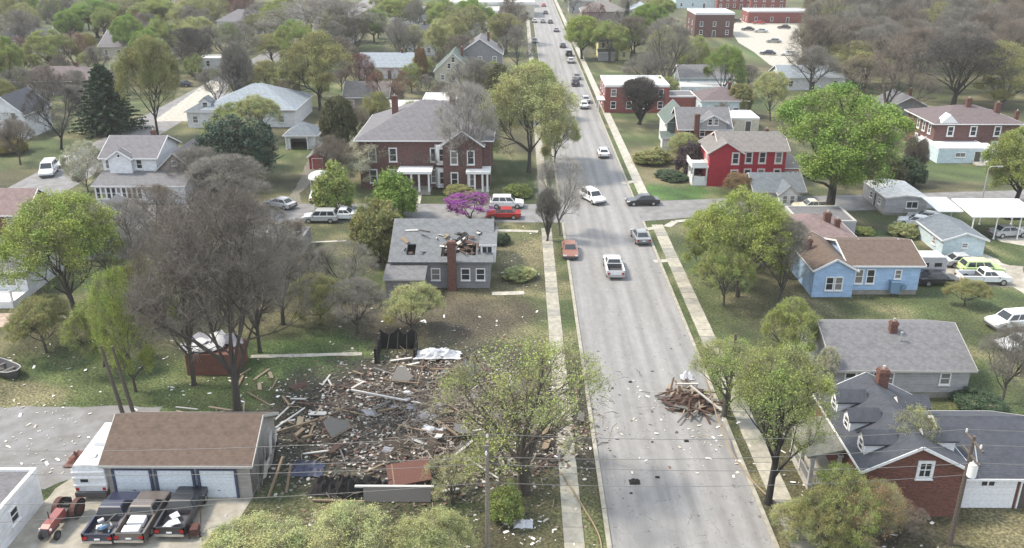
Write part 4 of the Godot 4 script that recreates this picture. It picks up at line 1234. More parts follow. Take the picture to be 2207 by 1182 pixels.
	for q in [[V(0, 1.15, -5.7), V(5.4, 2.3, 0.14)], [V(-2.63, 1.15, -3.0), V(0.14, 2.3, 5.3)], [V(2.63, 1.15, -3.0), V(0.14, 2.3, 5.3)], [V(-2.2, 1.15, -0.3), V(0.8, 2.3, 0.14)], [V(1.8, 1.15, -0.3), V(1.6, 2.3, 0.14)], [V(-0.4, 2.1, -0.3), V(2.8, 0.4, 0.13)]]:
		m = MB.new()
		m.box(q[0], q[1])
		part(o, "wall", m.mesh(), M.side_white)
	posts(o, [[-2.5, 0.0], [1.2, 0.0], [2.5, 0.0]], 0, 2.25, 0.18)
	o = house("red_barn", "small red barn beside the pale driveway", -31.8, -135.8, 0, "barn")
	block(o, 0, -2.4, 2.6, 4.8, 0, 2.0, M.side_red, "gz", 0.9, M.roof_taupe, 0.25)
	door(o, 0, 0, 0, 0, 1.5, 1.7, M.side_red)
	# sheds with torn white roofs
	for q in [[-28.6, -97.0, 6.4, 5.0, "shed with a shredded white sheet roof behind the bare tree", "side_smoke"], [-26.6, -67.8, 4.4, 3.2, "low red-brown shed with a torn white sheet over its roof", "side_rust"]]:
		o = house("damaged_shed", q[4], q[0], q[1], 0, "shed")
		m = MB.new()
		m.box(V(0, 1.0, -q[3] / 2), V(q[2], 2.0, q[3]))
		part(o, "wall", m.mesh(), M[q[5]])
		for k in 16:
			m = MB.new()
			var a := rf(0.6, 1.6)
			m.prism(v2([-a, -a * 0.5, a * 0.7, -a * 0.6, a, a * 0.2, a * 0.1, a * 0.6, -a * 0.8, a * 0.45]), V(0, 0, 0), V(1, 0, 0), V(0, 0, 1), V(0, 0.03, 0))
			var t := part(o, "torn_sheet", m.mesh(), [M.sheet_white, M.sheet_white, M.sheet_grey][k % 3])
			t.position = V(rf(-0.42, 0.42) * q[2], 2.05 + rf(0, 0.35), -q[3] * rf(0.1, 0.9))
			t.rotation = V(rf(-0.3, 0.3), rf(0, TAU), rf(-0.3, 0.3))
	# pieces at the left edge
	o = house("porch_house", "white house at the left edge with long railed porch", -53.5, -84.0, 0)
	block(o, -2.5, -5.0, 9.0, 8.0, 0, 3.0, M.side_white, "gx", 1.8, M.roof_grey)
	m = MB.new()
	m.box(V(-1.5, 0.35, 0.6), V(7.0, 0.7, 3.2))
	part(o, "porch_floor", m.mesh(), M.white_trim)
	railing(o, V(-5.0, 0.7, 2.1), V(2.0, 0.7, 2.1), 1.1, "white_trim", 0.3)
	posts(o, [[-4.9, 2.1], [-1.5, 2.1], [1.95, 2.1]], 0.7, 2.0, 0.16)
	for x in [-5.0, -2.4, 0.4]: window(o, x, 1.9, -1.0, 0, 0.9, 1.3)
	sheet("patio", [-58.0, -80.5, -48.6, -80.6, -49.2, -77.4, -58.0, -76.8], 0.03, M.patio, "pinkish slab in front of the railed porch")
	m = MB.new()
	var ring := []
	for k in 25: ring.append(V(cos(TAU * k / 24) * 1.35, 0.62, sin(TAU * k / 24) * 1.35))
	var rr := []
	for k in 25: rr.append(0.07)
	o = thing("trampoline", "round trampoline with a pale rim on the pinkish slab", "trampoline", -48.0, -77.6)
	m.tube(ring, rr, 6, false)
	part(o, "rim", m.mesh(), M.pale_wood)
	m = MB.new()
	m.tube([V(0, 0.58, 0), V(0, 0.6, 0)], [1.28, 1.28], 24)
	part(o, "mat", m.mesh(), M.gravel)
	for k in 5:
		m = MB.new()
		m.tube([V(cos(TAU * k / 5) * 1.3, 0, sin(TAU * k / 5) * 1.3), V(cos(TAU * k / 5) * 1.33, 0.6, sin(TAU * k / 5) * 1.33)], [0.03, 0.03], 6)
		part(o, "leg", m.mesh(), M.steel_dark)
	o = house("grey_cottage", "grey gabled cottage half hidden among bare trees on the left", -49.35, -95.71, 0)
	block(o, 0, -4.0, 7.4, 8.0, 0, 2.8, M.side_grey, "gz", 2.6, M.roof_grey)
	block(o, -4.6, -4.4, 5.0, 6.0, 0, 2.4, M.side_grey, "gx", 1.6, M.roof_grey, 0.3, "white_trim", "wing_wall")
	for x in [-1.8, 1.6]: window(o, x, 1.6, 0, 0, 0.8, 1.2)
	window(o, 0, 3.6, 0, 0, 0.6, 0.9)
	o = house("brown_roofed_house", "dark red house with faded brown roof cut by the left edge", -66.2, -104.5, 0)
	block(o, 0, -3.5, 9.0, 7.0, 0, 2.7, M.side_rust, "gx", 2.2, M.roof_pink)
	for x in [-1.0, 2.6]: window(o, x, 1.5, 0, 0, 0.8, 1.2)
	o = house("gabled_house", "white gabled house with grey roof at the left edge beyond the side street", -91.82, -155.97, 0)
	block(o, 0, -4.5, 7.0, 9.0, 0, 4.6, M.side_white, "gz", 3.0, M.roof_slate)
	for fl in 2:
		for x in [-1.8, 1.6]: window(o, x, 1.6 + 2.5 * fl, 0, 0, 0.8, 1.3)
	o = house("white_roofed_building", "low building with bright white flat roofs behind the mansion", -19.6, -165.0, 0, "building")
	block(o, -1.6, -4.0, 8.6, 8.0, 0, 3.6, M.side_smoke, "flat", 0.3, M.white_roof)
	block(o, 4.6, -5.5, 6.4, 8.0, 0, 4.8, M.side_white, "flat", 0.3, M.white_roof, 0.3, "white_trim", "upper_wall")
	window(o, 2.6, 4.1, -1.5, 0, 0.9, 0.9)
	for x in [-4.4, -1.8]: window(o, x, 1.6, 0, 0, 1.2, 1.3)
	o = house("flat_roofed_house", "white house with low flat roof on the green bank at right", 72.3, -140.2, 0)
	block(o, 0, -4.0, 8.4, 8.0, 0, 2.3, M.side_ice, "flat", 0.25, M.white_metal)
	block(o, 4.2, -1.0, 1.8, 5.0, 0, 2.0, M.side_white, "shed", 0.4, M.white_metal, 0.2, "white_trim", "porch_wall")
	window(o, -0.6, 1.4, 0, 0, 1.5, 0.6, 2)
	door(o, 2.2, 0, 0, 0, 0.95, 1.95, M.door_dark)
	m = MB.new()
	for k in 4: m.box(V(2.2, 0.1, 0.5 + 0.4 * k), V(1.4, 0.5 - 0.12 * k, 0.4))
	part(o, "steps", m.mesh(), M.pale_concrete)
	o = house("brick_mansion", "dark brick house with mauve roof, white cornice and chimneys at right", 76.4, -145.4, 0)
	block(o, 0, -5.6, 14.0, 11.0, 0, 5.3, M.brick_mauve, "hip", 2.0, M.roof_mauve, 0.6)
	m = MB.new()
	m.prism(v2([-1.5, 0, 1.5, 0, 0, 1.5]), V(-5.0, 5.45, 0.35), V(1, 0, 0), Vector3.UP, V(0, 0, -2.0))
	part(o, "pediment", m.mesh(), M.white_trim)
	for fl in 2:
		for x in [-4.4, -0.6, 3.4]: window(o, x, 1.5 + 2.6 * fl, -0.1, 0, 0.8, 1.4, 1, "white_trim", 0.18)
		for z in [-2.0, -4.2, -6.4]: window(o, -7.0, 1.5 + 2.6 * fl, z, -90, 0.7, 1.4, 1, "white_trim", 0.18)
	chimney(o, 0.2, 6.4, -5.0, 0.8, 2.2, M.brick_chimney)
	chimney(o, 4.4, 6.0, -3.4, 0.8, 2.2, M.brick_chimney)
	o = house("gabled_house", "cream house with green roof whose steep gable faces the camera", -15.6, -214.0, 0)
	block(o, 0, -5.5, 9.0, 11.0, 0, 3.0, M.side_cream, "gz", 4.2, M.roof_green, 0.3)
	for q in [[-2.6, 1.5], [0.0, 1.5], [2.6, 1.5], [-1.0, 4.2], [1.0, 4.2], [0, 5.7]]: window(o, q[0], q[1], 0, 0, 0.7, 1.1, 1)
	chimney(o, 1.8, 5.4, -6.0, 0.7, 2.4, M.brick_chimney)

func far_buildings() -> void:
	far_house("grey shingled house with steep twin gables behind the cream gable", -9.60, -224.34, 11.0, 11.0, 5.6, 3.6, "gz", M.side_smoke, M.roof_grey)
	far_house("house with pale blue roof strips among bare trees", -31.90, -220.73, 15.0, 10.0, 3.0, 2.6, "gx", M.side_white, M.roof_pale_blue, 5)
	far_house("low house with grey-violet roof left of the spruce", -105.30, -198.58, 22.0, 12.0, 3.0, 2.4, "hip", M.side_taupe, M.roof_mauve, 5)
	far_house("long house with slate-lilac roof in the trees at upper left", -110.10, -255.37, 18.0, 15.0, 3.2, 3.6, "gx", M.side_cream, M.roof_lilac, 5)
	far_house("brick house with dark arched porch at upper left", -139.52, -329.62, 16.0, 10.0, 5.0, 2.5, "hip", M.brick_mauve, M.roof_mauve, 4)
	far_house("house with grey roof above the bare trees in the upper middle left", -95.07, -313.26, 18.0, 12.0, 4.0, 3.4, "hip", M.side_white, M.roof_lilac, 4)
	far_house("small far cottage with brown roof behind yellow-green trees", -139.32, -387.60, 13.0, 10.0, 3.0, 2.6, "gx", M.brick_pink, M.roof_brown, 3)
	far_house("white house behind the great bare tree", -58.37, -285.68, 12.0, 10.0, 5.0, 2.8, "gx", M.side_white, M.roof_taupe, 3)
	far_house("white house with dark roof left of the cream gable", -29.23, -260.51, 10.0, 10.0, 5.6, 2.6, "gx", M.side_white, M.roof_slate, 3)
	far_house("long low building with white roof at upper middle", -27.48, -342.51, 40.0, 16.0, 4.0, 1.0, "flat", M.side_white, M.white_roof, 7, false, 0.0, "long_building")
	far_house("wide white-roofed hall near the head of the street", -10.69, -365.96, 34.0, 22.0, 5.0, 1.0, "flat", M.side_cream, M.white_roof, 6, false, 0.0, "hall")
	far_house("red brick block at the head of the street", -6.53, -409.49, 20.0, 14.0, 7.0, 1.0, "flat", M.brick_pink, M.roof_lilac, 5, false, 0.0, "brick_block")
	far_house("brown house behind the yellow-green street tree", 31.45, -338.30, 16.0, 12.0, 5.0, 3.2, "hip", M.side_taupe, M.roof_taupe, 4)
	far_house("grey house with dark roof beyond the yellow house", 28.76, -384.85, 15.0, 12.0, 5.0, 3.0, "gx", M.side_grey, M.roof_grey, 4)
	far_house("white house beside the dark narrow conifer", 46.09, -338.40, 12.0, 10.0, 5.0, 2.5, "gz", M.side_white, M.roof_pale_blue, 3)
	far_house("square brick shop with flat white roof and dark front", 65.40, -304.15, 13.0, 16.0, 7.2, 0.7, "flat", M.brick_mauve, M.white_roof, 3, false, 0.0, "shop")
	far_house("dark red brick block with white windows at the far car park", 95.87, -401.59, 18.0, 12.0, 9.0, 0.7, "flat", M.brick_pink, M.roof_mauve, 6, false, 0.0, "brick_block")
	far_house("tall red brick block beside the wood", 107.97, -397.49, 15.0, 12.0, 10.0, 0.7, "flat", M.brick_pink, M.roof_mauve, 4, false, 0.0, "brick_block")
	far_house("low red shop with long white roof by the wood", 99.04, -346.56, 24.0, 10.0, 4.0, 0.7, "flat", M.brick_pink, M.white_roof, 4, false, 0.0, "shop")
	far_house("pale grey flat-roofed shed above the brick shop", 79.43, -405.74, 20.0, 14.0, 4.0, 0.6, "flat", M.side_ice, M.roof_pale_blue, 4, false, 0.0, "shed")
	far_house("pale house with grey-blue roof below the bright green tree", 43.26, -205.40, 12.0, 8.0, 3.0, 2.2, "gx", M.side_ice, M.roof_grey, 3)
	far_house("low cream building with white roof behind the brick dormer house", 40.73, -162.48, 8.0, 7.0, 2.4, 0.3, "flat", M.side_cream, M.white_roof, 2, false)
	far_house("mauve-roofed house right of the green gable", 40.96, -174.80, 9.0, 9.0, 3.4, 2.0, "hip", M.side_ice, M.roof_mauve, 2)
	far_house("long low shed with dark eaves behind the red flat-roofed building", 42.08, -194.15, 13.0, 6.0, 2.6, 0.3, "flat", M.side_white, M.white_roof, 3, false, 0.0, "shed")
	far_house("pale house with blue-white roof above the bright green tree", 67.96, -205.57, 15.0, 9.0, 3.0, 2.0, "gx", M.side_white, M.roof_pale_blue, 3)
	far_house("grey house among bare trees right of the bright green tree", 75.73, -170.75, 8.0, 8.0, 3.0, 2.0, "gz", M.side_smoke, M.roof_grey, 2)
	far_house("small grey house with white trim at the right edge", 84.14, -147.06, 8.0, 8.0, 3.2, 2.2, "hip", M.side_ice, M.roof_grey, 3)
	far_house("white two-storey house at the top beside the junction", -15.32, -291.63, 11.0, 11.0, 5.6, 2.8, "hip", M.side_white, M.roof_grey, 3)
	far_house("pale house with white porch left of the street's bend", -85.56, -330.01, 12.0, 9.0, 5.0, 2.8, "gx", M.side_white, M.roof_lilac, 3)
	far_house("tan house with dark roof among trees at left", -142.22, -259.71, 12.0, 9.0, 4.5, 2.8, "gx", M.side_cream, M.roof_slate, 3)
	far_house("low white garage behind the wide blue-roofed house", -79.06, -234.84, 10.0, 6.0, 2.6, 0.4, "flat", M.side_white, M.white_roof, 2, false, 0.0, "garage")
	far_house("weathered house with brown roof right of the olive tree", -31.31, -181.10, 9.0, 8.0, 3.0, 2.4, "gx", M.side_taupe, M.roof_taupe, 3)

func vehicles() -> void:
	for k in {"white": 0, "silver": 0}: pass
	car("suv", "white", 10.49, -119.04, 205, "white suv turning at the street junction")
	car("sedan", "black", 17.35, -117.58, 94, "black car leaving the right arm of the cross street")
	car("sedan", "white", 14.27, -144.67, 0, "white car parked alone on the right side of the street beyond the junction")
	car("sedan", "grey", 15.15, -102.88, 4, "grey car parked at the right kerb just before the junction")
	car("sedan", "copper", 6.16, -97.95, 180, "copper brown car at the left kerb under the pale bare tree")
	car("pickup", "white", 10.79, -92.50, 0, "white pickup truck driving up the middle of the street")
	var far := [[1258,232,"white"],[1252,216,"silver"],[1243,186,"black"],[1238,172,"grey"],[1228,135,"silver"],[1224,118,"black"],[1214,100,"black"],[1206,70,"black"]]
	car("sedan", "white", 13.77, -185.27, 0, "white car, nearest of the row parked on the right side of the far street")
	car("sedan", "silver", 14.59, -191.33, 0, "silver car just beyond the nearest white one in the right-hand row", "")
	car("suv", "black", 13.60, -211.90, 0, "black suv in the right-hand row beside the red corner building")
	car("sedan", "grey", 14.49, -221.06, 0, "grey car ahead of the black suv in the right-hand row")
	car("sedan", "silver", 14.44, -247.56, 0, "silver car in the right-hand row level with the yellow house")
	car("suv", "black", 14.63, -260.83, 0, "dark suv parked beside the yellow house")
	car("sedan", "black", 13.70, -278.63, 0, "dark car parked beside the yellow-green street tree")
	car("sedan", "grey", 13.31, -319.41, 0, "grey car parked far up the right side of the street")
	car("sedan", "black", 5.15, -289.49, 180, "dark car alone at the left kerb of the far street")
	for q in [[12.07, -345.95, "black", "black car on the right at the far bright junction"], [9.29, -347.53, "grey", "grey car in the middle of the far bright junction"], [6.13, -349.12, "silver", "silver car on the left at the far bright junction"], [11.29, -380.86, "black", "black car just past the far junction"], [4.60, -405.21, "black", "dark car at the far left head of the street"], [11.40, -414.07, "red", "red car at the far head of the street"]]:
		car("sedan", q[2], q[0], q[1], 0, q[3])
	car("sedan", "red", -1.93, -111.50, 90, "bright red car parked beside the magenta tree")
	car("suv", "white", -1.56, -116.17, -90, "white car on the cross street behind the red car")
	car("sedan", "silver", -32.72, -115.95, 62, "silver car parked on the grass left of the pale driveway")
	car("sedan", "white", -28.51, -119.65, 8, "white car parked on the driveway below the white canopy")
	car("suv", "silver", -25.86, -109.79, 90, "silver suv on the cross street beside the white pickup")
	car("pickup", "white", -23.20, -110.57, -90, "white pickup on the cross street left of the olive tree")
	car("van", "white", -72.97, -132.51, 196, "white van parked on the left-hand side street")
	car("sedan", "white", -72.94, -138.06, 190, "white car parked behind the white van on the side street")
	car("sedan", "navy", -79.57, -209.37, 90, "dark navy car beyond the spruce tree")
	car("sedan", "black", 45.74, -89.07, -90, "black car with pale dusty bonnet beside the blue house")
	car("pickup", "white", 50.83, -89.37, -90, "white pickup parked at right of the black car")
	car("suv", "lime", 51.84, -92.09, -90, "pale lime green suv behind the white pickup")
	car("sedan", "silver", 51.05, -94.50, -90, "silver car behind the lime green suv")
	car("sedan", "silver", 61.45, -104.76, -82, "silver car parked on the pad under the carport edge")
	car("suv", "white", 48.08, -78.15, 100, "white suv on the grass at the right edge")
	car("sedan", "white", 46.60, -73.44, 100, "white car cut by the right edge below the white suv")
	car("pickup", "cream", 40.09, -114.60, 92, "old cream pickup beside the trunk of the bright green tree")
	car("sedan", "white", 53.44, -137.25, 80, "white car in the shade behind the bright green tree")
	car("sedan", "grey", 54.91, -135.59, 80, "dark grey car right of the shaded white one behind the bright green tree")
	car("sedan", "silver", 53.56, -110.35, 60, "silver car beside the pale trailer home")
	car("sedan", "white", 51.63, -108.64, 60, "white car between trailer home and small pale blue garage")
	car("sedan", "white", 66.56, -111.99, 90, "white car at the right edge by the carport roof")
	for q in [[81.34, -322.65, "black", "black car nearest the brick shop in the far car park"], [84.55, -317.20, "silver", "silver car in the middle of the far car park"], [81.79, -290.03, "grey", "grey car on the right side of the far car park"], [78.39, -261.28, "white", "white car at the near end of the far car park"], [90.32, -343.35, "red", "red car at the back of the far car park"], [95.74, -328.40, "black", "black car before the long white-roofed shop"], [72.82, -263.11, "navy", "navy car at the left side of the far car park"], [83.05, -349.66, "black", "dark car behind the brick shop"]]:
		car("sedan", q[2], q[0], q[1], 70, q[3])
	var p := car("pickup", "navy", -26.5, -47.5, 0, "navy blue pickup truck loaded with scrap, leftmost by the garage")
	p = car("pickup", "taupe", -24.55, -47.6, 0, "brown-grey pickup truck carrying flat white crates in its bed")
	p = car("pickup", "black", -22.2, -48.2, 0, "dark pickup truck with pale rags in its bed, rightmost by the garage")
	# loads
	for k in 7:
		var m := MB.new()
		if k % 2: m.tube([V(-rf(0.3, 0.6), 0, 0), V(rf(0.3, 0.6), 0.04, 0.1)], [0.06, 0.05], 8)
		else: m.box(V(0, 0, 0), V(rf(0.3, 0.6), rf(0.1, 0.25), rf(0.2, 0.5)))
		var t := single("scrap_metal", m.mesh(), [M.galvanised, M.steel_blue, M.steel_dark][k % 3], "bent scrap metal lying in the bed of the navy pickup", "scrap", "scrap in the navy pickup")
		t.position = V(-26.5 + rf(-0.4, 0.4), 0.72 + 0.05 * k, -46.1 + rf(-0.7, 0.7))
		t.rotation = V(rf(-0.3, 0.3), rf(0, TAU), rf(-0.3, 0.3))
	for k in 2:
		var m := MB.new()
		m.box(V(0, 0, 0), V(1.05, 0.32, 0.85 - 0.2 * k))
		m.box(V(0, 0.17, 0), V(0.95, 0.03, 0.75 - 0.2 * k))
		var t := single("white_crate", m.mesh(), M.door_white, ["large flat white crate in the bed of the brown-grey pickup, nearer the cab", "smaller flat white crate in the bed of the brown-grey pickup, nearer the tailgate"][k], "crate")
		t.position = V(-24.6, 0.8, -46.75 + 0.95 * k)
		t.rotation = V(0, 0.05, 0)
	var o: Node3D
	var m: MB
	for k in 4:
		m = MB.new()
		m.prism(v2([-0.4, -0.2, 0.3, -0.3, 0.45, 0.2, -0.1, 0.35]), V(0, 0, 0), V(1, 0, 0), V(0, 0, 1), V(0, 0.05, 0))
		var t := single("pale_rag", m.mesh(), M.sheet_white, "pale rag in the bed of the dark pickup", "rag", "rags in the dark pickup")
		t.position = V(-22.3 + rf(-0.2, 0.3), 0.72 + 0.06 * k, -46.9 + rf(-0.5, 0.6))
		t.rotation = V(rf(-0.1, 0.2), rf(0, 6), rf(-0.1, 0.2))
	# rusty hand cart
	o = thing("hand_cart", "rusty red-brown hand cart right of the dark pickup", "cart", -20.8, -46.4, 10)
	m = MB.new()
	for s in [-0.3, 0.3]:
		m.bar(V(s, 0.3, 0.7), V(s, 0.45, -0.5), 0.06, 0.06); m.bar(V(s, 0.45, -0.5), V(s, 1.2, -0.95), 0.06, 0.06)
	for k in 4: m.bar(V(-0.3, 0.34 + 0.03 * k, 0.5 - 0.3 * k), V(0.3, 0.34 + 0.03 * k, 0.5 - 0.3 * k), 0.05, 0.05)
	part(o, "frame", m.mesh(), M.rusty)
	m = MB.new()
	m.box(V(0, 0.55, 0.1), V(0.5, 0.35, 0.7))
	part(o, "box", m.mesh(), M.rusty)
	for s in [-0.36, 0.36]: wheel(o, s, 0.3, 0.2, 0.08)
	# motorhome
	o = thing("motorhome", "white motorhome parked against the left end of the garage", "motorhome", -29.1, -50.0, 2)
	m = MB.new()
	m.prism(v2([-1.02, 0.6, 1.02, 0.6, 1.1, 1.0, 1.1, 2.35, 0.92, 2.72, -0.92, 2.72, -1.1, 2.35, -1.1, 1.0]), V(0, 0, -5.6), V(1, 0, 0), Vector3.UP, V(0, 0, 5.5))
	part(o, "body", m.mesh(), M.car_white)
	for y in [1.15, 1.75, 2.2]:
		m = MB.new()
		m.box(V(0, y, -0.06), V(2.24, 0.09, 0.08))
		part(o, "moulding", m.mesh(), M.white_trim)
	m = MB.new()
	m.box(V(-0.35, 1.52, -0.08), V(0.5, 0.22, 0.03))
	part(o, "rear_window", m.mesh(), M.glass)
	m = MB.new()
	m.box(V(0, 0.5, 0.0), V(2.1, 0.34, 0.26))
	part(o, "bumper", m.mesh(), M.steel_dark)
	m = MB.new()
	m.box(V(0, 2.86, -3.0), V(0.9, 0.26, 1.0)); m.box(V(0, 2.8, -1.2), V(0.5, 0.1, 0.5))
	part(o, "roof_vent", m.mesh(), M.white_trim)
	for s in [-1.0, 1.0]:
		m = MB.new()
		m.box(V(s * 0.9, 0.85, -0.06), V(0.2, 0.2, 0.06))
		part(o, "taillight", m.mesh(), M.red_lens)
		m = MB.new()
		m.box(V(s * 1.1, 1.75, -2.6), V(0.03, 0.5, 1.1))
		part(o, "side_window", m.mesh(), M.glass)
		wheel(o, s * 0.93, -1.5, 0.38, 0.26)
		wheel(o, s * 0.93, -4.8, 0.38, 0.26)
	# tractor
	o = thing("tractor", "old faded red tractor on the concrete apron at lower left", "tractor", -29.9, -47.3, 176)
	o.scale = V(0.85, 0.85, 0.95)
	m = MB.new()
	m.prism(v2([-1.8, 0.75, -1.85, 1.25, -1.5, 1.38, 0.2, 1.45, 0.3, 0.75]), V(-0.33, 0, 0), V(0, 0, 1), Vector3.UP, V(0.66, 0, 0))
	part(o, "bonnet", m.mesh(), M.car_faded_red)
	m = MB.new()
	m.box(V(0, 0.75, 0.6), V(0.6, 0.5, 1.9)); m.box(V(0, 0.65, -1.2), V(0.5, 0.35, 1.3))
	part(o, "chassis", m.mesh(), M.steel_dark)
	m = MB.new()
	m.box(V(0, 1.0, -1.87), V(0.56, 0.4, 0.06))
	part(o, "grille", m.mesh(), M.steel_dark)
	m = MB.new()
	m.box(V(0, 1.15, 1.0), V(0.5, 0.1, 0.45)); m.box(V(0, 1.4, 1.22), V(0.5, 0.45, 0.08))
	part(o, "seat", m.mesh(), M.rubber)
	m = MB.new()
	var ring := []
	var rad := []
	for k in 17:
		ring.append(V(cos(TAU * k / 16) * 0.22, 1.62 + sin(TAU * k / 16) * 0.1, 0.42 + sin(TAU * k / 16) * 0.2)); rad.append(0.02)
	m.tube(ring, rad, 6, false)
	m.bar(V(0, 1.3, 0.25), V(0, 1.62, 0.42), 0.04, 0.04)
	part(o, "steering_wheel", m.mesh(), M.rubber)
	m = MB.new()
	m.tube([V(0.2, 1.4, -0.9), V(0.2, 2.0, -0.9)], [0.04, 0.04], 8)
	part(o, "exhaust", m.mesh(), M.rusty)
	for s in [-1.0, 1.0]:
		m = MB.new()
		var arc := []
		for k in 9: arc.append(Vector2(1.05 + cos(PI * k / 8.0) * 0.8, 0.72 + sin(PI * k / 8.0) * 0.82))
		for k in 9: arc.append(Vector2(1.05 + cos(PI * (8 - k) / 8.0) * 0.74, 0.72 + sin(PI * (8 - k) / 8.0) * 0.76))
		m.prism(PackedVector2Array(arc), V(s * 0.72 - 0.2, 0, 0), V(0, 0, 1), Vector3.UP, V(0.4, 0, 0))
		part(o, "mudguard", m.mesh(), M.rusty)
		wheel(o, s * 0.74, 1.05, 0.7, 0.36, "rusty")
		wheel(o, s * 0.6, -1.45, 0.36, 0.2, "steel_dark")
		m = MB.new()
		m.box(V(s * 0.42, 1.1, -1.75), V(0.14, 0.16, 0.1))
		part(o, "headlight", m.mesh(), M.lamp_glass)
	# camper by the blue house
	o = thing("camper", "grey and white touring camper behind the black car by the blue house", "camper", 44.6, -91.3, 90)
	m = MB.new()
	m.prism(v2([-2.3, 0.55, -2.5, 1.2, -2.1, 2.2, -1.5, 2.55, 2.2, 2.6, 2.5, 2.2, 2.45, 0.55]), V(-1.05, 0, 0), V(0, 0, 1), Vector3.UP, V(2.1, 0, 0))
	part(o, "body", m.mesh(), M.side_smoke_white)
	m = MB.new()
	m.box(V(0, 2.62, 0.3), V(1.9, 0.08, 3.6)); m.box(V(0, 2.75, 0.6), V(0.6, 0.24, 0.7))
	part(o, "roof", m.mesh(), M.white_trim)
	for s in [-1.0, 1.0]:
		for z in [-1.2, 0.1, 1.5]:
			m = MB.new()
			m.box(V(s * 1.05, 1.75, z), V(0.03, 0.45, 0.8))
			part(o, "window", m.mesh(), M.glass)
		m = MB.new()
		m.box(V(s * 1.055, 1.15, 0), V(0.02, 0.12, 4.6))
		part(o, "stripe", m.mesh(), M.trim_navy)
		wheel(o, s * 0.95, 0.3, 0.32, 0.2)
	# white canopy
	o = thing("canopy", "white domed canopy over the driveway below the red barn", "canopy", -29.0, -125.2)
	m = MB.new()
	for k in 12:
		for j in 4:
			var q := []
			for e in [[k, j], [k + 1, j], [k + 1, j + 1], [k, j + 1]]:
				var a: float = TAU * e[0] / 12.0
				var b: float = PI / 2 * e[1] / 4.0
				q.append(V(cos(a) * cos(b) * 1.9, 1.6 + sin(b) * 1.1, sin(a) * cos(b) * 1.6))
			m.face(q if j < 3 else [q[0], q[1], q[2]], V(0, 1.2, 0))
	part(o, "cover", m.mesh(), M.white_metal)
	posts(o, [[-1.3, 1.1], [1.3, 1.1], [-1.3, -1.1], [1.3, -1.1]], 0, 1.65, 0.08)
	# dark boat-shaped hull at the left edge, and the white vehicle behind
	o = thing("rowing_boat", "dark upturned-rimmed boat lying on the grass at the left edge", "boat", -45.02, -68.04, 60)
	m = MB.new()
	var rim := []
	var keel := []
	for k in 13:
		var t := -1.0 + k / 6.0
		var w := 0.85 * sqrt(maxf(0.0, 1.0 - t * t * absf(t)))
		rim.append([V(-w, 0.75 + 0.15 * t * t, t * 2.2), V(w, 0.75 + 0.15 * t * t, t * 2.2)])
		keel.append([V(-w * 0.55, 0.08, t * 2.0), V(w * 0.55, 0.08, t * 2.0)])
	for k in 12:
		for s in 2: m.face([rim[k][s], rim[k + 1][s], keel[k + 1][s], keel[k][s]], V(0, 0.5, 0))
		m.face([keel[k][0], keel[k][1], keel[k + 1][1], keel[k + 1][0]], V(0, 3, 0))
	part(o, "hull", m.mesh(), M.steel_dark)
	m = MB.new()
	for s in 2:
		for k in 12: m.bar(rim[k][s], rim[k + 1][s], 0.07, 0.06)
	part(o, "gunwale", m.mesh(), M.trim_grey)
	for z in [-0.8, 0.6]:
		m = MB.new()
		m.box(V(0, 0.5, z), V(1.4, 0.05, 0.3))
		part(o, "thwart", m.mesh(), M.board_grey)
	car("van", "white", -48.9, -69.0, 165, "white van mostly cut off by the left edge")

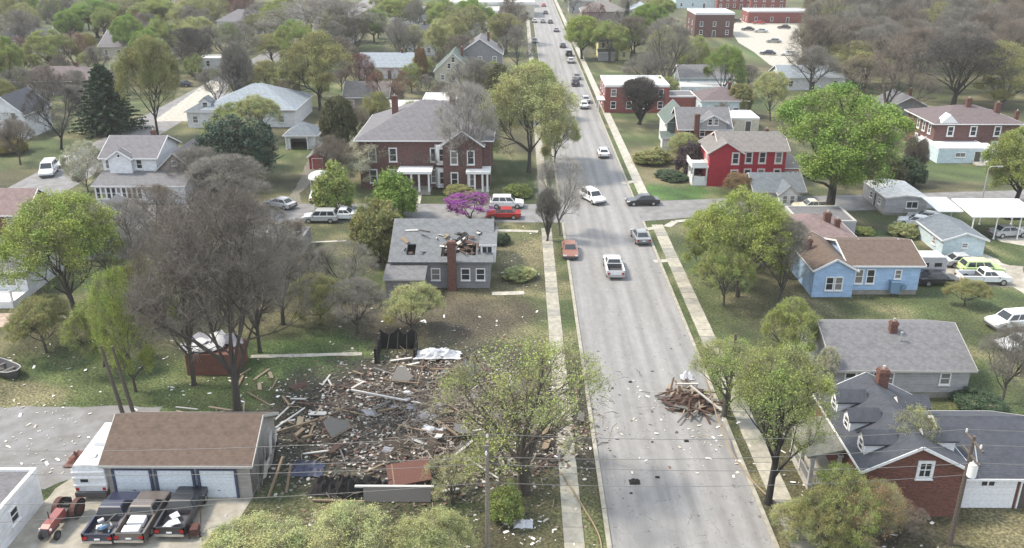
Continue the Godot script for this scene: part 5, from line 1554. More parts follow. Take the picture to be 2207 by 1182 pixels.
func poles() -> void:
	var specs := [[-1.75, -43.0, 9.3, "pole_pale", "pale wooden utility pole in the lower middle carrying the wires"], [27.5, -45.7, 8.1, "pole_wood", "dark utility pole with transformer in front of the brick house"], [-31.7, -61.2, 6.2, "pole_wood", "left one of the two leaning poles behind the garage"], [-31.0, -61.5, 6.0, "pole_wood", "right one of the two leaning poles behind the garage"], [59.0, -92.0, 7.0, "pole_wood", "utility pole beside the white lane at the right edge"], [-62.0, -45.0, 8.6, "pole_wood", "utility pole out of frame at left"]]
	for k in 6:
		var s: Array = specs[k]
		if k == 5: continue
		var o := thing("utility_pole", s[4], "utility pole", s[0], s[1])
		var m := MB.new()
		m.tube([V(0, -0.1, 0), V(0, s[2] * 0.5, 0), V(0.02, s[2], 0)], [0.17, 0.14, 0.1], 10)
		part(o, "shaft", m.mesh(), M[s[3]])
		if k > 1 and k != 4:
			o.rotation.z = 0.12
			continue
		for y in ([s[2] - 0.35, s[2] - 1.3] if k == 1 else [s[2] - 0.4]):
			m = MB.new()
			if k == 0: m.box(V(0, y, 0.14), V(0.3, 0.5, 0.12))
			else: m.box(V(0.0, y, 0.14), V(0.12, 0.12, 2.2))
			part(o, "crossarm", m.mesh(), M[s[3]])
		for z in [-0.9, 0.0, 0.9]:
			m = MB.new()
			m.tube([V(0, s[2] - 0.3, z), V(0, s[2] - 0.16, z), V(0, s[2] - 0.05, z)], [0.05, 0.08, 0.04], 8)
			part(o, "insulator", m.mesh(), M.insulator)
		if k == 1:
			m = MB.new()
			m.tube([V(0.1, s[2] - 2.6, 0.42), V(0.1, s[2] - 2.55, 0.42), V(0.1, s[2] - 1.75, 0.42), V(0.1, s[2] - 1.7, 0.42)], [0.24, 0.28, 0.28, 0.22], 14)
			part(o, "transformer", m.mesh(), M.white_trim)
			for z in [0.32, 0.52]:
				m = MB.new()
				m.tube([V(0.1, s[2] - 1.7, z), V(0.1, s[2] - 1.45, z)], [0.05, 0.03], 8)
				part(o, "bushing", m.mesh(), M.insulator)
			m = MB.new()
			m.bar(V(0, s[2] - 1.3, 0.9), V(0, s[2] - 0.4, 0.2), 0.05, 0.05)
			part(o, "brace", m.mesh(), M.galvanised)
	# street lamp
	var o := thing("street_lamp", "tall grey street lamp beside the far right road", "street lamp", 62.4, -114.0)
	var m := MB.new()
	m.tube([V(0, 0, 0), V(0, 6.2, 0), V(0.2, 6.5, 0.1), V(1.1, 6.6, 0.3)], [0.11, 0.07, 0.05, 0.04], 8)
	part(o, "post", m.mesh(), M.galvanised)
	m = MB.new()
	m.box(V(1.3, 6.58, 0.35), V(0.7, 0.14, 0.28))
	part(o, "lamp_head", m.mesh(), M.galvanised)
	# wires
	var runs := [[V(-1.75, 9.25, -43.9), V(27.5, 8.0, -46.6), "uppermost wire between the pale pole and the dark pole"], [V(-1.75, 8.3, -43.0), V(27.5, 7.5, -45.7), "second wire between the pale pole and the dark pole"], [V(-1.75, 7.9, -42.9), V(27.5, 6.8, -44.8), "third wire between the pale pole and the dark pole"], [V(-1.75, 6.6, -42.9), V(27.5, 5.4, -45.6), "lowest wire between the pale pole and the dark pole"],
		[V(-46.0, 7.0, -46.0), V(-1.75, 9.25, -43.9), "uppermost wire from the left edge to the pale pole"], [V(-46.0, 6.4, -46.0), V(-1.75, 8.3, -43.0), "second wire from the left edge to the pale pole"], [V(-46.0, 5.8, -45.6), V(-1.75, 7.9, -42.9), "third wire from the left edge to the pale pole"], [V(-46.0, 4.3, -44.0), V(-1.75, 6.6, -42.9), "lowest wire from the left edge to the pale pole"],
		[V(27.5, 8.0, -46.6), V(60.0, 8.0, -48.0), "uppermost wire from the dark pole to the right edge"], [V(27.5, 7.5, -45.7), V(60.0, 7.4, -47.0), "second wire from the dark pole to the right edge"], [V(27.5, 6.8, -44.8), V(60.0, 6.6, -46.0), "lower wire from the dark pole to the right edge"], [V(-45.0, 3.0, -43.0), V(-19.0, 2.7, -46.0), "low cable sagging across the parked pickups"]]
	for q in runs:
		var a: Vector3 = q[0]
		var b: Vector3 = q[1]
		var pts := []
		var rad := []
		for k in 17:
			var t := k / 16.0
			pts.append(a.lerp(b, t) - V(0, 4.0 * t * (1 - t) * a.distance_to(b) * 0.018, 0)); rad.append(0.017)
		m = MB.new()
		m.tube(pts, rad, 5)
		single("power_line", m.mesh(), M.wire, q[2], "power line")
	# cables brought down by the blast
	for q in [[[V(14.9, 3.2, -61.5), V(15.3, 1.6, -58.5), V(15.8, 0.5, -55.5), V(16.8, 0.22, -51.5), V(18.4, 0.2, -48.4), V(20.4, 0.16, -46.4), V(24.0, 0.15, -44.8)], "long tan cable hanging down beside the street and along the right-hand sidewalk"], [[V(3.2, 0.1, -53.2), V(4.4, 0.18, -49.4), V(5.3, 0.1, -46.2), V(5.2, 0.1, -43.0)], "thin fallen cable lying along the left-hand sidewalk"]]:
		var c := Curve3D.new()
		for p in q[0]: c.add_point(p)
		for k in range(1, q[0].size() - 1):
			var t: Vector3 = (q[0][k + 1] - q[0][k - 1]) / 6.0
			c.set_point_in(k, -t); c.set_point_out(k, t)
		var pts := []
		var rad := []
		for k in 33:
			pts.append(c.sample_baked(c.get_baked_length() * k / 32.0)); rad.append(0.055)
		m = MB.new()
		m.tube(pts, rad, 6)
		single("fallen_cable", m.mesh(), M.rust_cable, q[1], "cable")
	# the pole the tan cable hangs from
	o = thing("utility_pole", "weathered pole among the leaves right of the street, above the debris pile", "utility pole", 17.0, -62.0)
	m = MB.new()
	m.tube([V(0, 0, 0), V(0, 7.0, 0)], [0.15, 0.11], 10)
	part(o, "shaft", m.mesh(), M.pole_wood)

# ---------- the destroyed house ----------
func debris() -> void:
	R.seed = 4242
	# mound of broken matter
	var f := FastNoiseLite.new()
	f.seed = 3; f.frequency = 0.22; f.fractal_octaves = 5
	var b := MB.new()
	var n := 70
	for r in n + 1:
		for c in n + 1:
			var x := -19.0 + 24.0 * c / n
			var z := -50.5 - 21.0 * r / n
			var d := Vector2((x + 6.0) / 12.5, (z + 61.0) / 11.0).length()
			var g := f.get_noise_2d(x * 3.0, z * 3.0)
			var h := 1.0 * (1.0 - smoothstep(0.15, 1.0, d + g * 0.25)) * (0.55 + 0.9 * f.get_noise_2d(x, z)) + 0.34 * g - 0.05 - 0.45 * smoothstep(0.75, 1.1, d)
			b.v.append(V(x, maxf(h, -0.06), z))
			var t := 0.5 + 0.9 * f.get_noise_2d(x * 1.3 + 80, z * 1.3)
			b.c.append(Color(0.075, 0.071, 0.067).lerp(Color(0.125, 0.114, 0.104), clampf(t, 0, 1)).lerp(Color(0.24, 0.225, 0.21), clampf(g * 1.3, 0, 0.6)))
	for r in n:
		for c in n:
			var k := r * (n + 1) + c
			b.i.append_array(PackedInt32Array([k, k + n + 1, k + 1, k + 1, k + n + 1, k + n + 2]))
	b.n.resize(b.v.size())
	for k in range(0, b.i.size(), 3):
		var m := (b.v[b.i[k + 2]] - b.v[b.i[k]]).cross(b.v[b.i[k + 1]] - b.v[b.i[k]])
		for j in 3: b.n[b.i[k + j]] += m
	for k in b.n.size(): b.n[k] = b.n[k].normalized()
	var mm := mat("rubble_mound", Color(1, 1, 1), 0.97, TX.rubble, 0.35)
	mm.vertex_color_use_as_albedo = true
	var o := single("rubble_mound", b.mesh(), mm, "broad heap of charred rubble where the house stood", "rubble")
	meta(o, "", "", "", "stuff")
	# small rubble and litter, far too many to count
	var chunk := MB.new()
	chunk.prism(v2([-0.5, -0.3, 0.1, -0.5, 0.5, -0.1, 0.35, 0.4, -0.2, 0.45]), V(0, -0.2, 0), V(1, 0, 0), V(0, 0, 1), V(0.05, 0.4, 0.04))
	var bits := mat("rubble_bits", Color(1, 1, 1), 0.9)
	bits.vertex_color_use_as_albedo = true
	var tones := [Color(0.3, 0.285, 0.26), Color(0.24, 0.225, 0.2), Color(0.09, 0.07, 0.058), Color(0.045, 0.04, 0.038), Color(0.15, 0.075, 0.055), Color(0.42, 0.4, 0.37), Color(0.12, 0.105, 0.09), Color(0.18, 0.14, 0.105), Color(0.06, 0.055, 0.05), Color(0.13, 0.115, 0.1)]
	scatter("rubble_pieces", chunk.mesh(), bits, 15000, func():
		var a := rf(0, TAU)
		var q := absf(R.randfn(0.0, 0.5))
		var x := -6.0 + cos(a) * q * 13.5
		var z := -61.0 + sin(a) * q * 12.5
		if x > 5.4 and R.randf() < 0.8: x -= rf(3.0, 12.0)
		return [V(x, 0.9 * maxf(0.0, 1.0 - q) * rf(0.2, 1.0) + 0.03, z), V(rf(0.06, 0.34), rf(0.04, 0.16), rf(0.06, 0.34)), tones[R.randi() % 10]], "countless small broken pieces covering the rubble heap")
	var stick := MB.new()
	stick.tube([V(-0.5, 0, 0), V(-0.1, 0.04, 0.03), V(0.5, -0.02, -0.02)], [0.012, 0.014, 0.006], 4, false)
	scatter("tangled_branches", stick.mesh(), bits, 3000, func():
		var a := rf(0, TAU)
		var q := absf(R.randfn(0.0, 0.55))
		var s := rf(0.3, 1.5)
		return [V(-5.0 + cos(a) * q * 11.0, 0.9 * maxf(0.0, 1.0 - q) + rf(0.02, 0.4), -61.0 + sin(a) * q * 10.0), V(s, s * rf(0.9, 2.4), s * rf(0.9, 2.4)), [Color(0.14, 0.115, 0.095), Color(0.2, 0.17, 0.14), Color(0.09, 0.075, 0.065), Color(0.3, 0.26, 0.2)][R.randi() % 4]], "tangle of snapped branches and laths over the rubble heap", 0.5)
	var flake := MB.new()
	flake.prism(v2([-0.5, -0.25, 0.45, -0.3, 0.5, 0.2, 0.0, 0.32, -0.45, 0.22]), V(0, 0, 0), V(1, 0, 0), V(0, 0, 1), V(0, 0.25, 0))
	var places := [[-38.0, -61.5, 9.0, 2.5], [-36.0, -56.0, 6.0, 4.0], [-21.0, -65.0, 8.0, 5.0], [-15.0, -58.0, 6.0, 6.0], [1.0, -46.5, 2.6, 5.0], [2.0, -62.0, 4.0, 7.0], [15.0, -58.0, 2.2, 5.0], [20.5, -56.0, 3.0, 7.0], [-28.0, -68.0, 9.0, 6.0], [10.5, -60.0, 5.0, 10.0], [-40.0, -72.0, 10.0, 6.0], [0.5, -96.0, 4.0, 8.0], [-8.0, -79.0, 9.0, 4.0], [22.0, -46.0, 5.0, 2.0]]
	scatter("litter", flake.mesh(), bits, 800, func():
		var p: Array = places[R.randi() % places.size()]
		var s := 0.07 + 0.3 * pow(R.randf(), 2.5)
		return [V(p[0] + R.randfn(0, 0.5) * p[2], 0.03 + rf(0, 0.04), p[1] + R.randfn(0, 0.5) * p[3]), V(s * rf(0.7, 1.6), 0.08, s), [Color(0.62, 0.6, 0.56), Color(0.5, 0.48, 0.42), Color(0.35, 0.33, 0.28), Color(0.68, 0.68, 0.68)][R.randi() % 4]], "small pale scraps blown over lawns and street")
	# boards one can tell apart
	var shapes := []
	for k in 8:
		var m := MB.new()
		var l: float = [0.9, 1.3, 1.8, 2.4, 3.4, 1.2, 2.0, 1.5][k] / 2
		var w: float = [0.1, 0.16, 0.12, 0.15, 0.14, 0.32, 0.2, 0.5][k] / 2
		m.prism(v2([-l, -w, l - 0.12, -w, l, -w * 0.2, l - 0.2, w * 0.3, l - 0.05, w, -l + 0.1, w, -l - 0.08, w * 0.2]), V(0, 0, 0), V(1, 0, 0), V(0, 0, 1), V(0, 0.06, 0))
		shapes.append(m.mesh())
	var looks := [["board_tan", "splintered tan board lying in the rubble heap", "tan boards in the rubble"], ["board_grey", "weathered grey board lying in the rubble heap", "grey boards in the rubble"], ["board_white", "white painted board lying in the rubble heap", "white boards in the rubble"], ["board_brown", "dark brown board lying in the rubble heap", "brown boards in the rubble"]]
	for k in 84:
		var a := rf(0, TAU)
		var q := sqrt(R.randf()) * 0.98
		var x := -6.5 + cos(a) * q * 12.0
		var z := -61.0 + sin(a) * q * 11.0
		var l: Array = looks[[0, 1, 1, 2, 3, 3, 3][R.randi() % 7]]
		var p := single("broken_board", shapes[R.randi() % 8], M[l[0]], l[1], "board", l[2])
		p.position = V(x, 0.85 * (1.0 - q) + rf(0.1, 0.3), z)
		p.rotation = V(rf(-0.25, 0.25), rf(0, TAU), rf(-0.3, 0.3))
	for k in 36:
		var p := single("broken_board", shapes[R.randi() % 8], M[["board_tan", "board_white", "pale_wood"][R.randi() % 3]], "pale broken board scattered on the grass between garage and rubble heap", "board", "boards on the lawn")
		p.position = V(rf(-27.0, -13.5), rf(0.04, 0.3), rf(-68.0, -55.0))
		if p.position.x < -17.5 and p.position.z > -58.5: p.position.z -= 6.0
		p.rotation = V(rf(-0.1, 0.1), rf(0, TAU), rf(-0.12, 0.12))
	# torn sheets of plaster and insulation, and pieces of framed wall still nailed together
	for k in 34:
		var a := rf(0, TAU)
		var q := absf(R.randfn(0.0, 0.5))
		var c: Array = [["sheet_white", "crumpled white sheet of insulation in the rubble heap", "white sheets in the rubble"], ["sheet_grey", "crumpled grey sheet of plaster in the rubble heap", "grey sheets in the rubble"], ["board_brown", "torn brown sheet of panelling in the rubble heap", "brown sheets in the rubble"]][k % 3]
		var p := single("torn_sheet", tarp(rf(0.5, 1.7), rf(0.4, 1.2), rf(0.15, 0.5)), M[c[0]], c[1], "sheet", c[2])
		p.position = V(-6.0 + cos(a) * q * 12.0, 0.75 * maxf(0.0, 1.0 - q) + 0.05, -61.0 + sin(a) * q * 10.5)
		p.rotation = V(rf(-0.35, 0.35), rf(0, TAU), rf(-0.35, 0.35))
	for q in [[V(-13.2, 0.5, -58.0), V(-0.9, 0.6, 0.2), "broken stud wall at the left front of the rubble heap"], [V(-9.5, 0.9, -65.0), V(-1.1, -0.4, 0.15), "broken stud wall on the upper left of the rubble heap"], [V(-3.5, 0.9, -66.5), V(-0.7, 1.2, -0.2), "broken stud wall at the back of the rubble heap"], [V(-4.0, 0.9, -58.0), V(-1.2, 2.2, 0.1), "broken stud wall in the middle of the rubble heap"], [V(0.2, 0.5, -63.5), V(-0.9, -0.9, 0.25), "broken stud wall at the right end of the rubble heap"]]:
		var w := thing("wall_section", q[2], "wall section")
		w.position = q[0]
		w.rotation = q[1]
		var n2 := R.randi_range(4, 6)
		for s in n2:
			var m := MB.new()
			m.box(V(-1.2 + 2.4 * s / (n2 - 1), 0.9 + rf(-0.2, 0.2), 0), V(0.06, 1.8 + rf(-0.4, 0.2), 0.12), Basis(Vector3.BACK, rf(-0.06, 0.06)))
			part(w, "stud", m.mesh(), M.board_tan if s % 2 else M.board_brown)
		for y in [0.05, 1.75]:
			var m := MB.new()
			m.box(V(rf(-0.2, 0.2), y, 0), V(2.5, 0.07, 0.13), Basis(Vector3.BACK, rf(-0.05, 0.05)))
			part(w, "plate", m.mesh(), M.board_tan)
		var m := MB.new()
		m.prism(v2([-1.2, 0.1, 0.4, 0.1, 0.7, 0.7, 0.1, 1.0, -0.3, 1.6, -1.1, 1.5]), V(0, 0, 0.07), V(1, 0, 0), Vector3.UP, V(0, 0, 0.02))
		part(w, "sheathing", m.mesh(), M.board_grey)
	# two long beams on the heap, the leaning battens by the garage
	for q in [[V(-13.6, 1.2, -63.2), V(-7.8, 0.9, -61.6), "long pale beam lying across the left side of the rubble heap"], [V(-11.0, 0.7, -60.7), V(-5.6, 1.1, -61.9), "thin long beam crossing below the pale one on the heap"], [V(-18.6, 0.2, -58.4), V(-14.9, 0.7, -59.9), "forked pale beam at the left rim of the heap"], [V(-17.1, 0.1, -50.3), V(-16.2, 2.5, -51.6), "pale batten leaning beside the torn garage end"], [V(-16.0, 0.1, -50.8), V(-15.7, 1.9, -51.6), "short upright batten right of the torn garage end"]]:
		var m := MB.new()
		m.bar(q[0], q[1], 0.16, 0.12)
		single("beam", m.mesh(), M.board_white if q[0].y > 1 else M.board_tan, q[2], "beam")
	# charred floor and walls in front
	var h := thing("burnt_wall_frame", "collapsed charred wall frame with white sill at the front of the rubble", "wall frame", -10.6, -50.2)
	var m := MB.new()
	m.box(V(2.4, 0.5, 0.1), V(4.6, 1.0, 0.16), Basis(Vector3.RIGHT, -0.35))
	part(h, "panel", m.mesh(), M.board_grey)
	m = MB.new()
	m.box(V(2.2, 1.0, -0.1), V(5.4, 0.12, 0.2))
	part(h, "sill", m.mesh(), M.board_white)
	for q in [[V(-2.6, 0.1, -1.0), V(2.6, 1.6, 1.0)], [V(-1.0, 0.1, -0.7), V(2.4, 1.8, 1.3)], [V(0.4, 0.1, -1.2), V(2.0, 1.4, 0.9)], [V(1.8, 0.1, -1.0), V(2.0, 1.2, 0.8)]]:
		var t := part(h, "charred_slab", tarp(q[1].x, q[1].y, q[1].z), M.charred)
		t.position = q[0]
		t.rotation.y = rf(-0.6, 0.6)
	for k in 12:
		m = MB.new()
		var a := V(rf(-3.4, 2.6), rf(0.1, 0.7), rf(-1.9, 0.0))
		m.bar(a, a + V(rf(-1.3, 1.3), rf(-0.1, 0.5), rf(-0.8, 0.8)), rf(0.06, 0.12), rf(0.05, 0.1))
		part(h, "burnt_timber", m.mesh(), M.charred if k % 3 else M.board_grey)
	m = MB.new()
	m.bar(V(-3.4, 0.15, 0.3), V(0.2, 0.2, 0.5), 0.14, 0.1)
	part(h, "batten", m.mesh(), M.board_tan)
	h = thing("roof_piece", "rust-red piece of roof thrown on the front of the rubble", "roof piece", -7.6, -52.0, 12)
	m = MB.new()
	m.box(V(0, 0.95, 0), V(3.0, 0.12, 1.9), Basis(Vector3(1, 0, 0.3).normalized(), 0.35))
	part(h, "shingle_panel", m.mesh(), M.board_rust)
	for k in 4:
		m = MB.new()
		m.box(V(-1.1 + 0.7 * k, 0.82, 0.1), V(0.08, 0.12, 2.2), Basis(Vector3(1, 0, 0.3).normalized(), 0.35))
		part(h, "rafter", m.mesh(), M.board_tan)
	h = thing("burnt_room", "black burnt-out remnant of a room at the back of the rubble", "burnt room", -11.0, -71.5)
	for q in [[V(0, 0, -1.6), 0.0, 3.4, 2.0], [V(-1.7, 0, 0), 90.0, 3.0, 1.8], [V(1.7, 0, -0.4), 90.0, 2.2, 1.2]]:
		m = MB.new()
		var edge := [-q[2] / 2, 0.0, q[2] / 2, 0.0]
		for s in 9:
			edge.append(q[2] / 2 - q[2] * s / 8.0)
			edge.append(q[3] * rf(0.45, 1.08))
		m.prism(v2(edge), V(0, 0, -0.1), V(1, 0, 0), Vector3.UP, V(0, 0, 0.2))
		var wl := part(h, "wall", m.mesh(), M.charred)
		wl.position = q[0]
		wl.rotation.y = deg_to_rad(q[1])
	m = MB.new()
	for k in 5: m.bar(V(-1.6 + 0.8 * k, 1.7 - 0.25 * (k % 2), -1.5), V(-1.7 + 0.9 * k, 0.9 - 0.2 * k, 0.9 - 0.3 * (k % 3)), 0.09, 0.12)
	part(h, "joist", m.mesh(), M.charred)
	h = single("crumpled_tarp", tarp(2.4, 1.8, 0.5), M.tarp_blue, "dark blue crumpled tarpaulin beside the torn garage end", "tarpaulin")
	h.position = V(-15.2, 0.1, -53.6)
	h = single("insulation_heap", tarp(4.2, 1.6, 0.7), M.sheet_white, "heap of white insulation sheets behind the burnt room", "insulation")
	h.position = V(-7.2, 0.3, -71.2)
	h = single("crumpled_tarp", tarp(2.0, 1.6, 0.8), M.side_rust, "brown tarpaulin over timber in the alley behind the motorhome", "tarpaulin")
	h.position = V(-32.0, 0.1, -54.5)
	# pile at the right side of the street
	o = single("timber_heap", tarp(3.6, 2.4, 1.05), M.board_brown, "brown core of the timber pile at the right kerb of the street", "timber pile")
	o.position = V(14.2, 0.0, -63.0)
	for k in 74:
		var a := rf(0, TAU)
		var q := sqrt(R.randf())
		var c: Array = [["pale_wood", "pale splintered board on the timber pile at the right kerb", "pale boards on the street pile"], ["board_brown", "brown splintered board on the timber pile at the right kerb", "brown boards on the street pile"], ["board_grey", "grey splintered board on the timber pile at the right kerb", "grey boards on the street pile"]][R.randi() % 3]
		var p := single("splintered_board", shapes[R.randi() % 7], M[c[0]], c[1], "board", c[2])
		p.position = V(14.1 + cos(a) * q * 2.3, 0.12 + 1.0 * (1 - q) * rf(0.5, 1.1), -63.4 + sin(a) * q * 2.6)
		p.rotation = V(rf(-0.3, 0.3), a + rf(-0.9, 0.9), rf(-0.35, 0.2))
		if q < 0.5: p.position.y = minf(p.position.y, 1.4)
	m = MB.new()
	m.bar(V(14.2, 1.4, -63.8), V(16.3, 0.5, -61.4), 0.14, 0.1)
	single("beam", m.mesh(), M.board_white, "white beam sloping down the right side of the timber pile", "beam")
	m = MB.new()
	m.bar(V(13.2, 1.25, -64.3), V(14.9, 1.4, -64.0), 0.16, 0.12)
	single("beam", m.mesh(), M.board_white, "white beam lying along the top of the timber pile", "beam")
	h = single("crumpled_sheet", tarp(1.2, 1.0, 0.6), M.sheet_white, "bright white crumpled sheet behind the timber pile", "sheet")
	h.position = V(14.7, 0.1, -67.5)
	# black lumps on the carriageway
	for q in [[8.3, -52.3, 0.36, "flat dark slab of roofing on the left half of the street"], [10.0, -52.9, 0.14, "small dark lump in the middle of the street"], [12.9, -57.6, 0.17, "round black lump on the street below the timber pile"], [7.9, -51.0, 0.1, "tiny dark crumb on the street left of the flat slab's front"], [9.7, -66.8, 0.14, "dark crumb on the street level with the timber pile"]]:
		h = single("dark_lump", tarp(q[2] * 2.2, q[2] * 1.7, q[2] * 0.8), M.charred, q[3], "lump")
		h.position = V(q[0], 0.02, q[1])
	h = single("crumpled_sheet", tarp(1.3, 0.9, 0.3), M.sheet_white, "white sheet on the grass below the two-forked tree", "sheet")
	h.position = V(0.4, 0.02, -47.6)

# a crumpled sheet of w x d whose middle stands h high
func tarp(w: float, d: float, h: float) -> ArrayMesh:
	var f := FastNoiseLite.new()
	f.seed = R.randi() % 999
	f.frequency = 0.9
	var m := MB.new()
	var n := 12
	var p := []
	for r in n + 1:
		for c in n + 1:
			var x := -1.0 + 2.0 * c / n
			var z := -1.0 + 2.0 * r / n
			var e := maxf(0.0, 1.0 - maxf(absf(x), absf(z)))
			p.append(V(x * w / 2 * (1 + 0.2 * f.get_noise_2d(z * 2, 5)), h * (smoothstep(0, 0.6, e) * (0.7 + 0.7 * f.get_noise_2d(x * w, z * d))), z * d / 2 * (1 + 0.2 * f.get_noise_2d(x * 2, 9))))
	for r in n:
		for c in n:
			var k := r * (n + 1) + c
			m.tri(p[k], p[k + 1], p[k + n + 1]); m.tri(p[k + 1], p[k + n + 2], p[k + n + 1])
	return m.mesh()

func scatter(called: String, mesh: Mesh, material: Material, count: int, place: Callable, label: String, tip := 0.3) -> void:
	var mm := MultiMesh.new()
	mm.transform_format = MultiMesh.TRANSFORM_3D
	mm.use_colors = true
	mm.mesh = mesh
	mm.instance_count = count
	for k in count:
		var q: Array = place.call()
		var b := Basis.from_euler(V(rf(-tip, tip), rf(0, TAU), rf(-tip, tip))) * Basis.from_scale(q[1])
		mm.set_instance_transform(k, Transform3D(b, q[0]))
		mm.set_instance_color(k, q[2])
	var o := MultiMeshInstance3D.new()
	o.name = called
	o.multimesh = mm
	o.material_override = material
	add_child(o)
	meta(o, label, "", "", "stuff")

func grass() -> void:
	R.seed = 515
	var b := MB.new()
	for k in 7:
		var a := rf(0, TAU)
		var o := V(cos(a), 0, sin(a))
		var s := V(-o.z, 0, o.x) * 0.045
		var r := o * rf(0.1, 0.5)
		b.tri(r - s, r + s, r * 1.5 + V(0, rf(0.5, 1.0), 0))
	var m := mat("grass_blades", Color(1, 1, 1), 0.8)
	m.vertex_color_use_as_albedo = true
	var f := FastNoiseLite.new()
	f.seed = 31; f.frequency = 0.06; f.fractal_octaves = 4
	scatter("grass_tufts", b.mesh(), m, 42000, func():
		var x := 0.0
		var z := 0.0
		for t in 40:
			z = -40.0 - 72.0 * pow(R.randf(), 1.3)
			x = rf(-1.0, 1.0) * (4.0 - z * 0.62)
			if x > 2.9 and x < 4.4 or x > 5.7 and x < 16.6 or x > 17.3 and x < 18.9: continue
			if x < -17.5 and z > -51.5 or x < -28.0 and z > -62.5 and z < -50.0: continue
			if x < 6.0 and z < -109.0 or x < -65.5 and x > -76.0: continue
			if x > -28.5 and x < -17.5 and z < -50.0 and z > -57.0 or Vector2((x + 6.0) / 11.0, (z + 61.0) / 9.5).length() < 1.0: continue
			if x > 49.0 and x < 63.0 or x > 42.0 and z < -84.0 and z > -95.0: continue
			if f.get_noise_2d(x, z) + rf(-0.25, 0.25) < -0.05: continue
			break
		var w := f.get_noise_2d(x * 0.6 + 70.0, z * 0.6) + rf(-0.2, 0.2)
		var c := Color(0.08, 0.125, 0.035).lerp(Color(0.19, 0.17, 0.085), clampf(0.4 + w * 1.6, 0, 1)) * rf(0.75, 1.3)
		var s := rf(0.14, 0.34)
		return [V(x, -0.01, z), V(s, rf(0.07, 0.2), s), c], "grass tufts growing over the lawns and verges", 0.1)

